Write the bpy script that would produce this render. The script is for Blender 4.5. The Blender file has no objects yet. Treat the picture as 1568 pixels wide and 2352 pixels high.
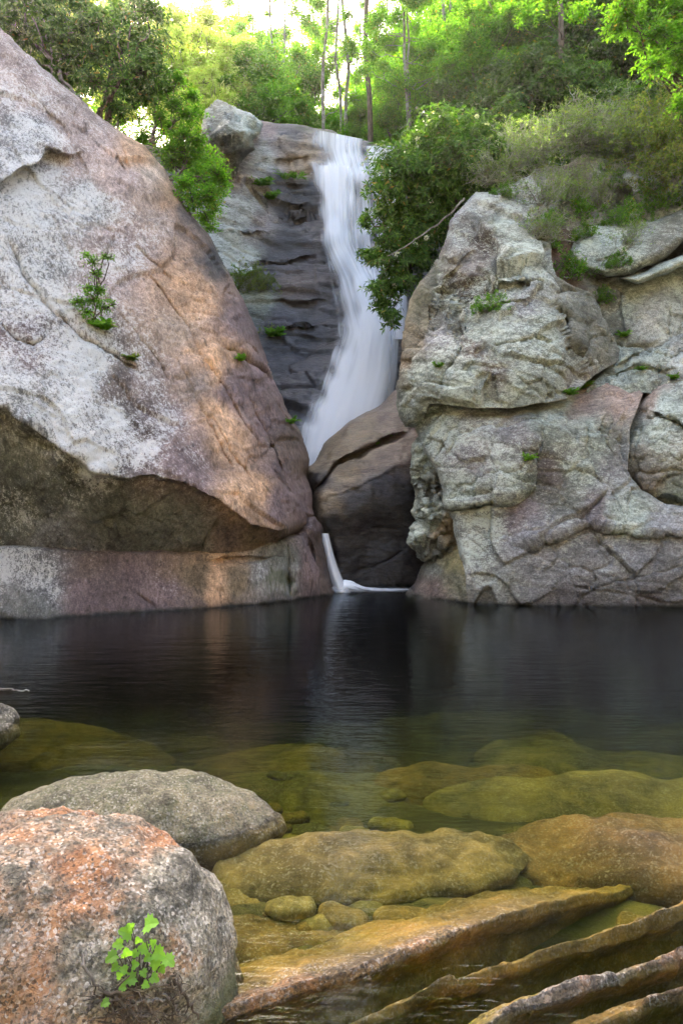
import bpy, math
import numpy as np
from mathutils import Vector

# ---------------------------------------------------------------- camera, sky, sun, exposure
sc = bpy.context.scene
COL = sc.collection
CAM_H = 1.6                       # eye height above the pool, metres
FPX, CX, CY = 1568.0, 784.0, 1176.0   # focal length and centre in pixels of a 1568 x 2352 picture

cam_d = bpy.data.cameras.new('camera')
cam_d.sensor_fit = 'VERTICAL'; cam_d.sensor_height = 36.0; cam_d.lens = 24.0
cam_d.clip_start = 0.05; cam_d.clip_end = 2000.0
cam = bpy.data.objects.new('camera', cam_d); COL.objects.link(cam)
cam.location = (0, 0, CAM_H); cam.rotation_euler = (math.radians(90), 0, 0)
sc.camera = cam

SUN_EL, SUN_AZ = math.radians(39), math.radians(-29)     # azimuth from +Y towards +X
world = bpy.data.worlds.new('World'); sc.world = world; world.use_nodes = True
wn = world.node_tree.nodes; wl = world.node_tree.links
sky = wn.new('ShaderNodeTexSky'); sky.sky_type = 'NISHITA'; sky.sun_disc = False
sky.sun_elevation = SUN_EL; sky.sun_rotation = SUN_AZ
sky.air_density = 1.0; sky.dust_density = 4.0; sky.ozone_density = 0.6
wn['Background'].inputs['Strength'].default_value = 0.15
wl.new(sky.outputs['Color'], wn['Background'].inputs['Color'])

sun_d = bpy.data.lights.new('sun', 'SUN'); sun_d.energy = 3.6; sun_d.angle = math.radians(1.5)
sun_d.color = (1.0, 0.93, 0.82)
sun = bpy.data.objects.new('sun', sun_d); COL.objects.link(sun)
sd = Vector((math.cos(SUN_EL) * math.sin(SUN_AZ), math.cos(SUN_EL) * math.cos(SUN_AZ), math.sin(SUN_EL)))
sun.rotation_euler = sd.to_track_quat('Z', 'Y').to_euler()
sun.location = sd * 60

vs = sc.view_settings
vs.view_transform = 'Standard'; vs.look = 'None'; vs.gamma = 1.0; vs.exposure = 3.1
vs.use_curve_mapping = False
try:
    vs.use_white_balance = True; vs.white_balance_temperature = 7500; vs.white_balance_tint = 10
except Exception: pass
sc.cycles.max_bounces = 6; sc.cycles.diffuse_bounces = 4; sc.cycles.glossy_bounces = 2
sc.cycles.use_adaptive_sampling = True; sc.cycles.adaptive_threshold = 0.03
sc.cycles.transparent_max_bounces = 16; sc.cycles.transmission_bounces = 4
sc.cycles.sample_clamp_indirect = 6.0
sc.cycles.use_denoising = True

# ---------------------------------------------------------------- pixel to place
def P(u, v, D):
    u, v, D = np.asarray(u, float), np.asarray(v, float), np.asarray(D, float)
    return np.stack([(u - CX) / FPX * D, D, CAM_H - (v - CY) / FPX * D], -1)
def DW(v, z=0.0):                 # distance of a point at height z (on the water) seen at row v
    return FPX * (CAM_H - z) / (v - CY)

# ---------------------------------------------------------------- noise
_r = np.random.RandomState(11)
_perm = _r.permutation(4096).astype(np.int64)
_g = _r.normal(size=(4096, 3)); _g /= np.linalg.norm(_g, axis=1)[:, None]
def perlin(p):
    p = np.asarray(p, float); i = np.floor(p).astype(np.int64); f = p - i
    w = f * f * f * (f * (f * 6 - 15) + 10)
    out = np.zeros(len(p))
    for dx in (0, 1):
        for dy in (0, 1):
            for dz in (0, 1):
                h = _perm[(i[:, 0] + dx) & 4095]; h = _perm[(h + i[:, 1] + dy) & 4095]; h = _perm[(h + i[:, 2] + dz) & 4095]
                d = f - np.array([dx, dy, dz])
                wt = (w[:, 0] if dx else 1 - w[:, 0]) * (w[:, 1] if dy else 1 - w[:, 1]) * (w[:, 2] if dz else 1 - w[:, 2])
                out += wt * (_g[h] * d).sum(1)
    return out * 1.5
def fbm(p, o=4, gain=0.5):
    s = np.zeros(len(p)); a = 1.0; q = np.asarray(p, float).copy()
    for k in range(o):
        s += a * perlin(q + 17.3 * k); q = q * 2.03; a *= gain
    return s
def ridged(p, o=3, gain=0.5):
    s = np.zeros(len(p)); a = 1.0; q = np.asarray(p, float).copy()
    for k in range(o):
        s += a * (1 - 2 * np.abs(perlin(q + 9.1 * k))); q = q * 2.07; a *= gain
    return s
def rotm(ax, ay, az):
    ax, ay, az = map(math.radians, (ax, ay, az))
    Rx = np.array([[1, 0, 0], [0, math.cos(ax), -math.sin(ax)], [0, math.sin(ax), math.cos(ax)]])
    Ry = np.array([[math.cos(ay), 0, math.sin(ay)], [0, 1, 0], [-math.sin(ay), 0, math.cos(ay)]])
    Rz = np.array([[math.cos(az), -math.sin(az), 0], [math.sin(az), math.cos(az), 0], [0, 0, 1]])
    return Rz @ Ry @ Rx

# ---------------------------------------------------------------- objects
def tag(o, label=None, cat=None, group=None, kind=None):
    if label: o['label'] = label
    if cat: o['category'] = cat
    if group: o['group'] = group
    if kind: o['kind'] = kind
    return o
def empty(name, loc):
    o = bpy.data.objects.new(name, None); o.location = tuple(map(float, loc)); o.empty_display_size = 0.2
    COL.objects.link(o); return o
def mesh_np(name, V, faces_flat, loop_tot, mat, smooth=True, attrs=None, uv=None, origin=None, parent=None):
    """one mesh object from numpy arrays; V in world metres, moved so that its origin is at `origin`"""
    V = np.asarray(V, np.float32)
    org = np.zeros(3, np.float32) if origin is None else np.asarray(origin, np.float32)
    if parent is not None and origin is None: org = np.array(parent_loc(parent), np.float32)
    me = bpy.data.meshes.new(name)
    ff = np.asarray(faces_flat, np.int32).ravel(); lt = np.asarray(loop_tot, np.int32)
    me.vertices.add(len(V)); me.vertices.foreach_set('co', (V - org).ravel())
    me.loops.add(len(ff)); me.loops.foreach_set('vertex_index', ff)
    me.polygons.add(len(lt))
    me.polygons.foreach_set('loop_start', np.concatenate([[0], np.cumsum(lt)[:-1]]).astype(np.int32))
    me.polygons.foreach_set('loop_total', lt)
    me.polygons.foreach_set('use_smooth', np.full(len(lt), smooth))
    for nm, arr in (attrs or {}).items():
        a = me.attributes.new(nm, 'FLOAT_COLOR', 'POINT')
        c = np.ones((len(V), 4), np.float32); c[:, :3] = arr; a.data.foreach_set('color', c.ravel())
    if uv is not None:
        l = me.uv_layers.new(name='UVMap'); l.data.foreach_set('uv', np.asarray(uv, np.float32)[ff].ravel())
    me.update(calc_edges=True); me.validate()
    if mat: me.materials.append(mat)
    o = bpy.data.objects.new(name, me); COL.objects.link(o)
    if parent is not None:
        o.parent = parent; o.location = tuple(float(x) for x in org - np.array(parent_loc(parent), np.float32))
    else: o.location = tuple(float(x) for x in org)
    return o
def parent_loc(o):
    l = Vector((0, 0, 0))
    while o is not None: l = l + o.location; o = o.parent
    return tuple(l)
def copy_tree(o, parent=None):
    c = o.copy(); COL.objects.link(c); c.parent = parent
    for ch in list(o.children): copy_tree(ch, c)
    return c

# ---------------------------------------------------------------- materials
def new_mat(name):
    m = bpy.data.materials.new(name); m.use_nodes = True
    nt = m.node_tree; nt.nodes.clear()
    out = nt.nodes.new('ShaderNodeOutputMaterial')
    return m, nt, out
class NT:
    def __init__(s, nt): s.nt = nt
    def n(s, t, **kw):
        x = s.nt.nodes.new(t)
        for k, v in kw.items(): setattr(x, k, v)
        return x
    def L(s, a, b): s.nt.links.new(a, b)
    def val(s, sock, v):
        if hasattr(v, 'links') or hasattr(v, 'is_linked'): s.L(v, sock)
        else: sock.default_value = v
    def math(s, op, a, b=0.0, c=None, clamp=False):
        x = s.n('ShaderNodeMath', operation=op); x.use_clamp = clamp
        s.val(x.inputs[0], a); s.val(x.inputs[1], b)
        if c is not None: s.val(x.inputs[2], c)
        return x.outputs[0]
    def ramp(s, fac, a, b, lo=0.0, hi=1.0):
        x = s.n('ShaderNodeMapRange'); x.interpolation_type = 'SMOOTHSTEP'
        s.val(x.inputs['Value'], fac); s.val(x.inputs['From Min'], a); s.val(x.inputs['From Max'], b)
        s.val(x.inputs['To Min'], lo); s.val(x.inputs['To Max'], hi)
        return x.outputs['Result']
    def mix(s, fac, a, b, mode='MIX'):
        x = s.n('ShaderNodeMix', data_type='RGBA', blend_type=mode); x.clamp_factor = True
        s.val(x.inputs[0], fac)
        for sock, v in ((x.inputs[6], a), (x.inputs[7], b)):
            if isinstance(v, (tuple, list)): sock.default_value = (*v[:3], 1.0)
            else: s.L(v, sock)
        return x.outputs[2]
    def noise(s, vec, scale, detail=4.0, rough=0.55, dist=0.0):
        x = s.n('ShaderNodeTexNoise'); x.inputs['Scale'].default_value = scale; x.inputs['Detail'].default_value = detail
        x.inputs['Roughness'].default_value = rough; x.inputs['Distortion'].default_value = dist
        s.L(vec, x.inputs['Vector']); return x.outputs['Fac']
    def vor(s, vec, scale, feature='F1', rand=1.0):
        x = s.n('ShaderNodeTexVoronoi', feature=feature); x.inputs['Scale'].default_value = scale
        x.inputs['Randomness'].default_value = rand
        s.L(vec, x.inputs['Vector']); return x
    def mapping(s, vec, rot=(0, 0, 0), scale=(1, 1, 1)):
        x = s.n('ShaderNodeMapping'); x.inputs['Rotation'].default_value = tuple(math.radians(r) for r in rot)
        x.inputs['Scale'].default_value = scale; s.L(vec, x.inputs['Vector']); return x.outputs[0]
    def attr(s, nm):
        x = s.n('ShaderNodeAttribute'); x.attribute_name = nm; return x

def rock_material(name, rot=(0, 0, 0), stretch=(1, 1, 1), scale=1.0, dark=0.55, lich=(0.56, 0.575, 0.56), bump=0.38, rough=0.85, wet_rough=0.35):
    """colour comes from the 'tint' attribute of the mesh; 'mask' holds (lichen, moss, damp) amounts"""
    m, nt, out = new_mat(name); t = NT(nt)
    co = t.n('ShaderNodeTexCoord').outputs['Object']
    st = t.mapping(co, rot, stretch)
    tint = t.attr('tint').outputs['Color']
    sp = t.n('ShaderNodeSeparateColor'); t.L(t.attr('mask').outputs['Color'], sp.inputs[0])
    lic, moss, wet = sp.outputs[0], sp.outputs[1], sp.outputs[2]
    n_fin = t.noise(st, 19 * scale, 4, 0.75, 0.3)
    n_gr = t.noise(co, 55 * scale, 3, 0.7)
    n_dk = t.noise(st, 6.5 * scale, 4, 0.8, 0.5)
    col = t.mix(1.0, tint, t.mix(t.ramp(n_fin, 0.3, 0.7), (0.60, 0.59, 0.58), (1.36, 1.36, 1.36)), 'MULTIPLY')
    col = t.mix(1.0, col, t.mix(t.ramp(n_gr, 0.3, 0.7), (0.62, 0.62, 0.62), (1.34, 1.34, 1.34)), 'MULTIPLY')
    # pale crusty lichen, broken up finely
    lsum = t.math('ADD', t.math('MULTIPLY', n_fin, 0.7), t.math('MULTIPLY', n_gr, 0.6))
    lf = t.ramp(t.math('ADD', lsum, t.math('MULTIPLY', lic, 0.42)), 0.86, 0.99)
    lf = t.math('MULTIPLY', lf, t.ramp(lic, 0.02, 0.25))
    col = t.mix(t.math('MULTIPLY', lf, 0.82), col, t.mix(n_gr, tuple(0.72 * x for x in lich), tuple(1.2 * x for x in lich)))
    # dark pits and black lichen specks
    dk = t.math('MULTIPLY', t.ramp(n_dk, 0.575, 0.66), dark)
    col = t.mix(dk, col, (0.035, 0.032, 0.028))
    # moss / algae
    ms = t.math('ADD', t.math('MULTIPLY', n_dk, 0.5), t.math('MULTIPLY', n_gr, 0.45))
    mf = t.ramp(t.math('ADD', ms, t.math('MULTIPLY', moss, 0.75)), 0.72, 0.98)
    mf = t.math('MULTIPLY', mf, t.ramp(moss, 0.02, 0.2))
    col = t.mix(t.math('MULTIPLY', mf, 0.8), col, t.mix(n_fin, (0.04, 0.048, 0.016), (0.12, 0.135, 0.055)))
    # damp stone is darker and shinier
    col = t.mix(wet, col, t.mix(1.0, col, (0.42, 0.40, 0.43), 'MULTIPLY'))
    b = t.n('ShaderNodeBsdfPrincipled')
    t.L(col, b.inputs['Base Color'])
    t.val(b.inputs['Roughness'], t.ramp(wet, 0.0, 1.0, rough, wet_rough))
    b.inputs['Specular IOR Level'].default_value = 0.35
    h = t.math('ADD', t.noise(st, 8 * scale, 4, 0.72, 0.3), t.math('MULTIPLY', n_gr, 0.22))
    bp = t.n('ShaderNodeBump'); bp.inputs['Strength'].default_value = bump; bp.inputs['Distance'].default_value = 0.12 / scale
    t.L(h, bp.inputs['Height']); t.L(bp.outputs[0], b.inputs['Normal'])
    t.L(b.outputs[0], out.inputs['Surface'])
    m['st'] = [*rot, *stretch]
    return m

# ---------------------------------------------------------------- rock builder
def seg_dist(p, poly, closed):
    """distance to a polyline, nearest point, arc length there, sign of the side"""
    poly = np.asarray(poly, float)
    a = poly; b = np.roll(poly, -1, 0)
    if not closed: a, b = a[:-1], b[:-1]
    best = np.full(len(p), 1e18); near = np.zeros((len(p), 2)); arc = np.zeros(len(p)); side = np.zeros(len(p)); acc = 0.0
    for A, B in zip(a, b):
        d = B - A; L = math.hypot(*d)
        if L < 1e-9: continue
        t = np.clip(((p - A) @ d) / (L * L), 0, 1); q = A + t[:, None] * d
        dd = ((p - q) ** 2).sum(1); m = dd < best
        best[m] = dd[m]; near[m] = q[m]; arc[m] = acc + t[m] * L
        side[m] = np.sign(d[0] * (p[m, 1] - A[1]) - d[1] * (p[m, 0] - A[0])); acc += L
    return np.sqrt(best), near, arc, side, acc
def inside(p, poly):
    poly = np.asarray(poly, float); r = np.zeros(len(p), bool); j = len(poly) - 1
    for i in range(len(poly)):
        xi, yi = poly[i]; xj, yj = poly[j]
        if yi != yj:
            r ^= ((yi > p[:, 1]) != (yj > p[:, 1])) & (p[:, 0] < (xj - xi) * (p[:, 1] - yi) / (yj - yi) + xi)
        j = i
    return r
def densify(poly, closed=True, d=9.0, jag=0.0, seed=0.0):
    poly = np.asarray(poly, float); q = []
    n = len(poly)
    for i in range(n if closed else n - 1):
        A, B = poly[i], poly[(i + 1) % n]; k = max(1, int(np.hypot(*(B - A)) / d))
        for s in range(k): q.append(A + (B - A) * s / k)
    if not closed: q.append(poly[-1])
    q = np.array(q)
    if jag:
        c = np.column_stack([q / 55.0, np.full(len(q), seed)])
        c2 = np.column_stack([q / 20.0, np.full(len(q), seed + 4)])
        q = q + jag * np.column_stack([perlin(c) + .5 * perlin(c2), perlin(c + 31.7) + .5 * perlin(c2 + 13)])
    return q
def rbf_fit(pts, vals, q, smooth=0.0):
    pts = np.asarray(pts, float); vals = np.asarray(vals, float)
    s = 400.0; A = np.hypot(*(pts[:, None] - pts[None]).transpose(2, 0, 1)) / s
    n = len(pts); M = np.zeros((n + 3, n + 3)); M[:n, :n] = A + smooth * np.eye(n)
    M[:n, n] = 1; M[:n, n + 1:] = pts / s; M[n:, :n] = M[:n, n:].T
    w = np.linalg.solve(M, np.concatenate([vals, np.zeros(3)]))
    out = np.zeros(len(q))
    for i in range(0, len(q), 20000):
        qq = q[i:i + 20000]
        B = np.hypot(qq[:, None, 0] - pts[None, :, 0], qq[:, None, 1] - pts[None, :, 1]) / s
        out[i:i + 20000] = B @ w[:n] + w[n] + qq @ w[n + 1:] / s
    return out
def shepard(pts, vals, q, power=3.5):
    pts = np.asarray(pts, float); vals = np.asarray(vals, float)
    d = np.hypot(q[:, None, 0] - pts[None, :, 0], q[:, None, 1] - pts[None, :, 1]) + 4.0
    w = d ** -power
    return (w @ vals) / w.sum(1)[:, None]

def rock(name, outline, depth, paint, mat, parent=None, step=3.5, jag=5.0, roll=(45, 1.0), noroll=None, cracks=(), steps=(),
         big=(0.25, 2.2), mid=(0.07, 0.6), fine=(0.018, 0.14), strata=None, back=3.0, shrink=0.12, seed=0.0, facet=None, layers=None, origin=None):
    """A rock mass with real depth: its outline and the distances of points on it are read off the photograph
    (planes are interpolated in 1/distance), then rounded, cracked, faceted and weathered in world space and closed behind."""
    ol = densify(outline, True, 9.0, jag, seed + 3.3)
    # water and frame ends are not jagged sideways into view, that is harmless
    lo, hi = ol.min(0), ol.max(0)
    nu, nv = int((hi[0] - lo[0]) / step) + 2, int((hi[1] - lo[1]) / step) + 2
    gu, gv = np.meshgrid(lo[0] + step * np.arange(nu), lo[1] + step * np.arange(nv))
    g = np.column_stack([gu.ravel(), gv.ravel()])
    ins = inside(g, ol)
    idx = np.arange(nu * nv).reshape(nv, nu)
    c = np.stack([idx[:-1, :-1], idx[1:, :-1], idx[1:, 1:], idx[:-1, 1:]], -1).reshape(-1, 4)
    keep = ins[c].sum(1) >= 2
    c = c[keep]
    used = np.unique(c); rem = np.full(nu * nv, -1); rem[used] = np.arange(len(used)); c = rem[c]
    p = g[used]; insu = ins[used]
    dist, near, _, _, _ = seg_dist(p, ol, True)
    p[~insu] = near[~insu]; dist[~insu] = 0
    # snap inside vertices of the rim too
    D3 = np.asarray(depth, float)
    w = rbf_fit(D3[:, :2], 1.0 / D3[:, 2], p, 0.002)
    w = np.clip(w, 1.0 / (D3[:, 2].max() * 1.25), 1.0 / (D3[:, 2].min() * 0.85))
    D = 1.0 / w
    wob = np.column_stack([p / 60.0, np.full(len(p), seed)])
    wx = 6.0 * np.column_stack([fbm(wob, 3), fbm(wob + 40, 3)])
    for poly, width, dep in cracks:
        d, _, arc, _, L = seg_dist(p + wx, poly, False)
        tp = np.clip(arc / 45, 0.05, 1) * np.clip((L - arc) / 45, 0.05, 1)
        wid = width * (0.75 + 0.6 * perlin(np.column_stack([arc / 40, np.full(len(p), seed + 1), np.zeros(len(p))])))
        D = D + dep * tp * np.exp(-(d / np.maximum(wid, 1.5)) ** 2)
    for poly, amp, width, sd_ in steps:
        d, _, arc, s, L = seg_dist(p + wx, poly, False)
        tp = np.clip(arc / 60, 0.0, 1) * np.clip((L - arc) / 60, 0.0, 1)
        on = (s * sd_ > 0)
        D = D - amp * tp * on * np.exp(-d / width) * np.clip(d / 4.0, 0, 1)
    # rounding of the free silhouette
    rr, ra = roll
    if ra:
        q = np.clip(1 - dist / rr, 0, 1); rl = ra * (1 - np.sqrt(1 - q * q * 0.995))
        if noroll is None: fx = (p[:, 1] > 1335) | (p[:, 0] < -180) | (p[:, 0] > 1740)
        else: fx = noroll(near[:, 0], near[:, 1])
        D = D + rl * (~fx)
    X = P(p[:, 0], p[:, 1], D)
    def normals(X):
        fn = np.cross(X[c[:, 2]] - X[c[:, 0]], X[c[:, 3]] - X[c[:, 1]])
        n = np.zeros_like(X)
        for k in range(4): np.add.at(n, c[:, k], fn)
        l = np.linalg.norm(n, axis=1); n /= np.maximum(l, 1e-9)[:, None]
        toc = np.array([0, 0, CAM_H]) - X
        s = np.sign((n * toc).sum(1)); return n * np.where(s == 0, 1, s)[:, None]
    n = normals(X)
    disp = big[0] * fbm(X / big[1] + seed, 3) + 0.5 * mid[0] * (0.6 * fbm(X / mid[1] + seed, 4) + 0.5 * ridged(X / (mid[1] * 1.4) + seed, 2) - 0.25)
    for amp, size in ([] if not facet else [facet, (facet[0] * 0.36, facet[1] * 0.36)]):     # planar chips in two sizes, joints open between some of them
        rs = np.random.RandomState(int(seed * 10) + 5)
        q = X / size + 0.35 * np.column_stack([perlin(X / size + 5), perlin(X / size + 15), perlin(X / size + 25)])
        i = np.floor(q).astype(np.int64); best = np.full(len(X), 1e9); sec = np.full(len(X), 1e9); val = np.zeros(len(X))
        for dx in (-1, 0, 1):
            for dy in (-1, 0, 1):
                for dz in (-1, 0, 1):
                    j = i + [dx, dy, dz]
                    h = _perm[(_perm[(_perm[j[:, 0] & 4095] + j[:, 1]) & 4095] + j[:, 2]) & 4095]
                    ctr = j + 0.5 + 0.45 * _g[h]
                    dd = ((q - ctr) ** 2).sum(1); m = dd < best; sec = np.where(m, best, np.minimum(sec, dd)); best[m] = dd[m]
                    val[m] = (((q - ctr) * _g[(h * 7 + 3) & 4095]).sum(1) * 1.0 + _g[(h + 77) & 4095, 0] * 0.7)[m]
        gap = np.sqrt(sec) - np.sqrt(best); jm = np.clip(fbm(X / 1.7 + seed + 50, 2) * 2.2 + 0.25, 0, 1)
        disp = disp + amp * val - amp * 0.9 * jm * np.exp(-(gap * size / 0.035) ** 2)
    if strata:                    # (amplitude, rotation, spacing, stretch)
        amp, rot, sp_, stx = strata
        q = (X @ rotm(*rot).T) / sp_ * np.array([stx, stx, 1.0]); q = q + 0.5 * fbm(X / 1.3 + seed, 2)[:, None] * np.array([0, 0, 1])
        disp = disp + amp * ridged(q + seed, 3, 0.6)
    if layers:                    # bedding: each layer stands out by its own amount over an undercut
        amp, rot, sp_ = layers
        tt = ((X @ rotm(*rot).T)[:, 2]) / sp_ + 0.55 * fbm(X / np.array([2.6, 2.6, 1.2]) + seed, 3)
        lo_ = np.floor(tt).astype(np.int64); f = tt - lo_
        disp = disp + amp * (_g[(lo_ * 37 + 11) & 4095, 0] * 0.9 + 0.8 * np.clip(f / 0.18, 0, 1) - 0.8 - 0.25 * f)
    rim = np.clip(dist / 14.0, 0.25, 1)
    X = X + n * (disp * rim)[:, None]
    n = normals(X)
    X = X + n * (fine[0] * fbm(X / fine[1] + seed, 3) * rim)[:, None]
    # paint
    pp = p + 26 * np.column_stack([fbm(wob * 0.7 + 3, 3), fbm(wob * 0.7 + 63, 3)])
    pa = shepard([q[:2] for q in paint], [list(q[2]) + list(q[3:6]) for q in paint], pp)
    nb = fbm(X * 0.55 + seed, 4, 0.6); rs_ = [float(x) for x in mat['st']]
    nm = fbm((X * np.array(rs_[3:])) @ rotm(*rs_[:3]).T * 2.4 + seed, 5, 0.62)
    pa[:, :3] *= np.clip((1 + 0.32 * nb) * (1 + 0.42 * nm), 0.4, 1.8)[:, None]
    pa[:, 3] = pa[:, 3] + (0.16 * nm + 0.2 * fbm(X * 1.1 + 9, 3)) * (pa[:, 3] > 0.03)
    pa[:, 5] = np.clip(pa[:, 5] * (1 + 0.5 * nm), 0, 1)
    under = np.clip((0.06 + 0.03 * nm - X[:, 2]) / 0.06, 0, 1)[:, None]      # darkness of deep water painted into the tint of drowned rock
    pa[:, :3] = pa[:, :3] * (1 - under) + np.array([0.022, 0.022, 0.014]) * under; pa[:, 3:5] *= 1 - under
    pa[:, 5] = np.maximum(pa[:, 5], 0.7 * np.clip((0.22 + 0.12 * nm - X[:, 2]) / 0.15, 0, 1) * (X[:, 2] > -1))
    # close it behind
    e = np.concatenate([c[:, [0, 1]], c[:, [1, 2]], c[:, [2, 3]], c[:, [3, 0]]])
    key = np.sort(e, 1); key = key[:, 0].astype(np.int64) * len(X) + key[:, 1]
    _, inv, cnt = np.unique(key, return_inverse=True, return_counts=True)
    be = e[cnt[inv] == 1]
    bv = np.unique(be); cen = np.asarray(outline, float).mean(0)
    bm = np.full(len(X), -1); n0 = len(X)
    bm[bv] = n0 + np.arange(len(bv))
    Db = X[bv, 1] + back
    ub = CX + X[bv, 0] / X[bv, 1] * FPX; vb = CY + (CAM_H - X[bv, 2]) / X[bv, 1] * FPX
    Xb = P(ub + shrink * (cen[0] - ub), vb + shrink * (cen[1] - vb), Db)
    Xc = Xb.mean(0)[None] + [[0, back * 0.3, 0]]
    V = np.concatenate([X, Xb, Xc]); ic = len(V) - 1
    quads = np.concatenate([c, np.column_stack([be[:, 1], be[:, 0], bm[be[:, 0]], bm[be[:, 1]]])])
    tris = np.column_stack([bm[be[:, 1]], bm[be[:, 0]], np.full(len(be), ic)])
    pa = np.concatenate([pa, pa[bv], pa.mean(0)[None]])
    flat = np.concatenate([quads.ravel(), tris.ravel()]); tot = np.concatenate([np.full(len(quads), 4), np.full(len(tris), 3)])
    o = mesh_np(name, V, flat, tot, mat, True, {'tint': np.clip(pa[:, :3], 0, 1), 'mask': np.clip(pa[:, 3:6], 0, 1)}, parent=parent, origin=origin)
    return o

# ---------------------------------------------------------------- cliffs round the pool
PINK = (0.40, 0.305, 0.275); TAN = (0.52, 0.325, 0.205); GREY = (0.28, 0.275, 0.265); PURP = (0.21, 0.15, 0.15)
BROWN = (0.17, 0.125, 0.105); OLIVE = (0.165, 0.165, 0.138); RGREY = (0.30, 0.335, 0.29); MAUVE = (0.245, 0.243, 0.248)
SLATE = (0.095, 0.09, 0.10); OCHRE = (0.19, 0.14, 0.09); PALE = (0.39, 0.395, 0.365); DARKST = (0.075, 0.070, 0.072)

m_slab = rock_material('rock_pink_granite', (0, 40, 20), (1.0, 1.0, 0.35), 1.0, 0.6, (0.60, 0.59, 0.57))
m_grey = rock_material('rock_grey_gneiss', (0, -20, 0), (0.75, 0.85, 1.2), 0.8, 0.5, (0.49, 0.53, 0.46))
m_dark = rock_material('rock_dark_slate', (0, 12, 0), (0.4, 0.5, 1.6), 0.9, 0.55, (0.40, 0.40, 0.42), rough=0.6, wet_rough=0.28)
m_bank = rock_material('rock_back_wall', (0, -8, 0), (0.4, 0.5, 1.7), 0.8, 0.6, (0.46, 0.48, 0.46), rough=0.7, wet_rough=0.3)

# left outcrop: the great leaning slab, the ledge at the water, the dark wedge by the gap
left = empty('rock_outcrop', P(250, 1419, 11.0) * [1, 1, 0])
tag(left, 'huge leaning pinkish slab with white lichen and an overhanging dark underside at the pool', 'rock')
E = [(-300, 830, 9.3), (0, 934, 9.75), (50, 974, 9.8), (150, 1044, 10.0), (220, 1089, 10.15), (300, 1104, 10.35), (350, 1096, 10.5), (425, 1114, 10.75),
     (480, 1144, 11.0), (525, 1176, 11.25), (575, 1214, 11.6), (650, 1226, 12.2), (682, 1224, 12.5)]
CRK = [(-300, 1262, 10.7), (0, 1274, 11.05), (125, 1277, 11.2), (270, 1285, 11.5), (440, 1282, 11.95), (575, 1270, 12.3), (625, 1254, 12.5), (670, 1234, 12.8), (698, 1214, 13.1)]
ridge = [(-300, -170, 16), (0, 62, 15.3), (100, 155, 15.3), (200, 240, 15.3), (260, 290, 15.3), (330, 335, 15.3), (375, 380, 15.3), (400, 430, 15.2), (440, 490, 15), (480, 545, 14.9),
         (520, 620, 14.8), (560, 690, 14.7), (600, 790, 14.6), (628, 880, 14.5), (650, 930, 14.4), (690, 1000, 14.2), (708, 1055, 14.0), (703, 1095, 13.8), (714, 1130, 13.7), (720, 1185, 13.5)]
inner = [(300, 420, 14.1), (350, 520, 13.8), (420, 640, 13.6), (470, 760, 13.3), (530, 880, 13.1), (580, 980, 12.95), (630, 1090, 12.8), (660, 1170, 12.7),
         (150, 560, 12.6), (150, 800, 11.2), (300, 800, 12.05), (300, 950, 11.2), (420, 950, 12.0), (-100, 700, 10.8), (0, 300, 13.4), (500, 1080, 11.75), (590, 1150, 12.1)]
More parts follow.
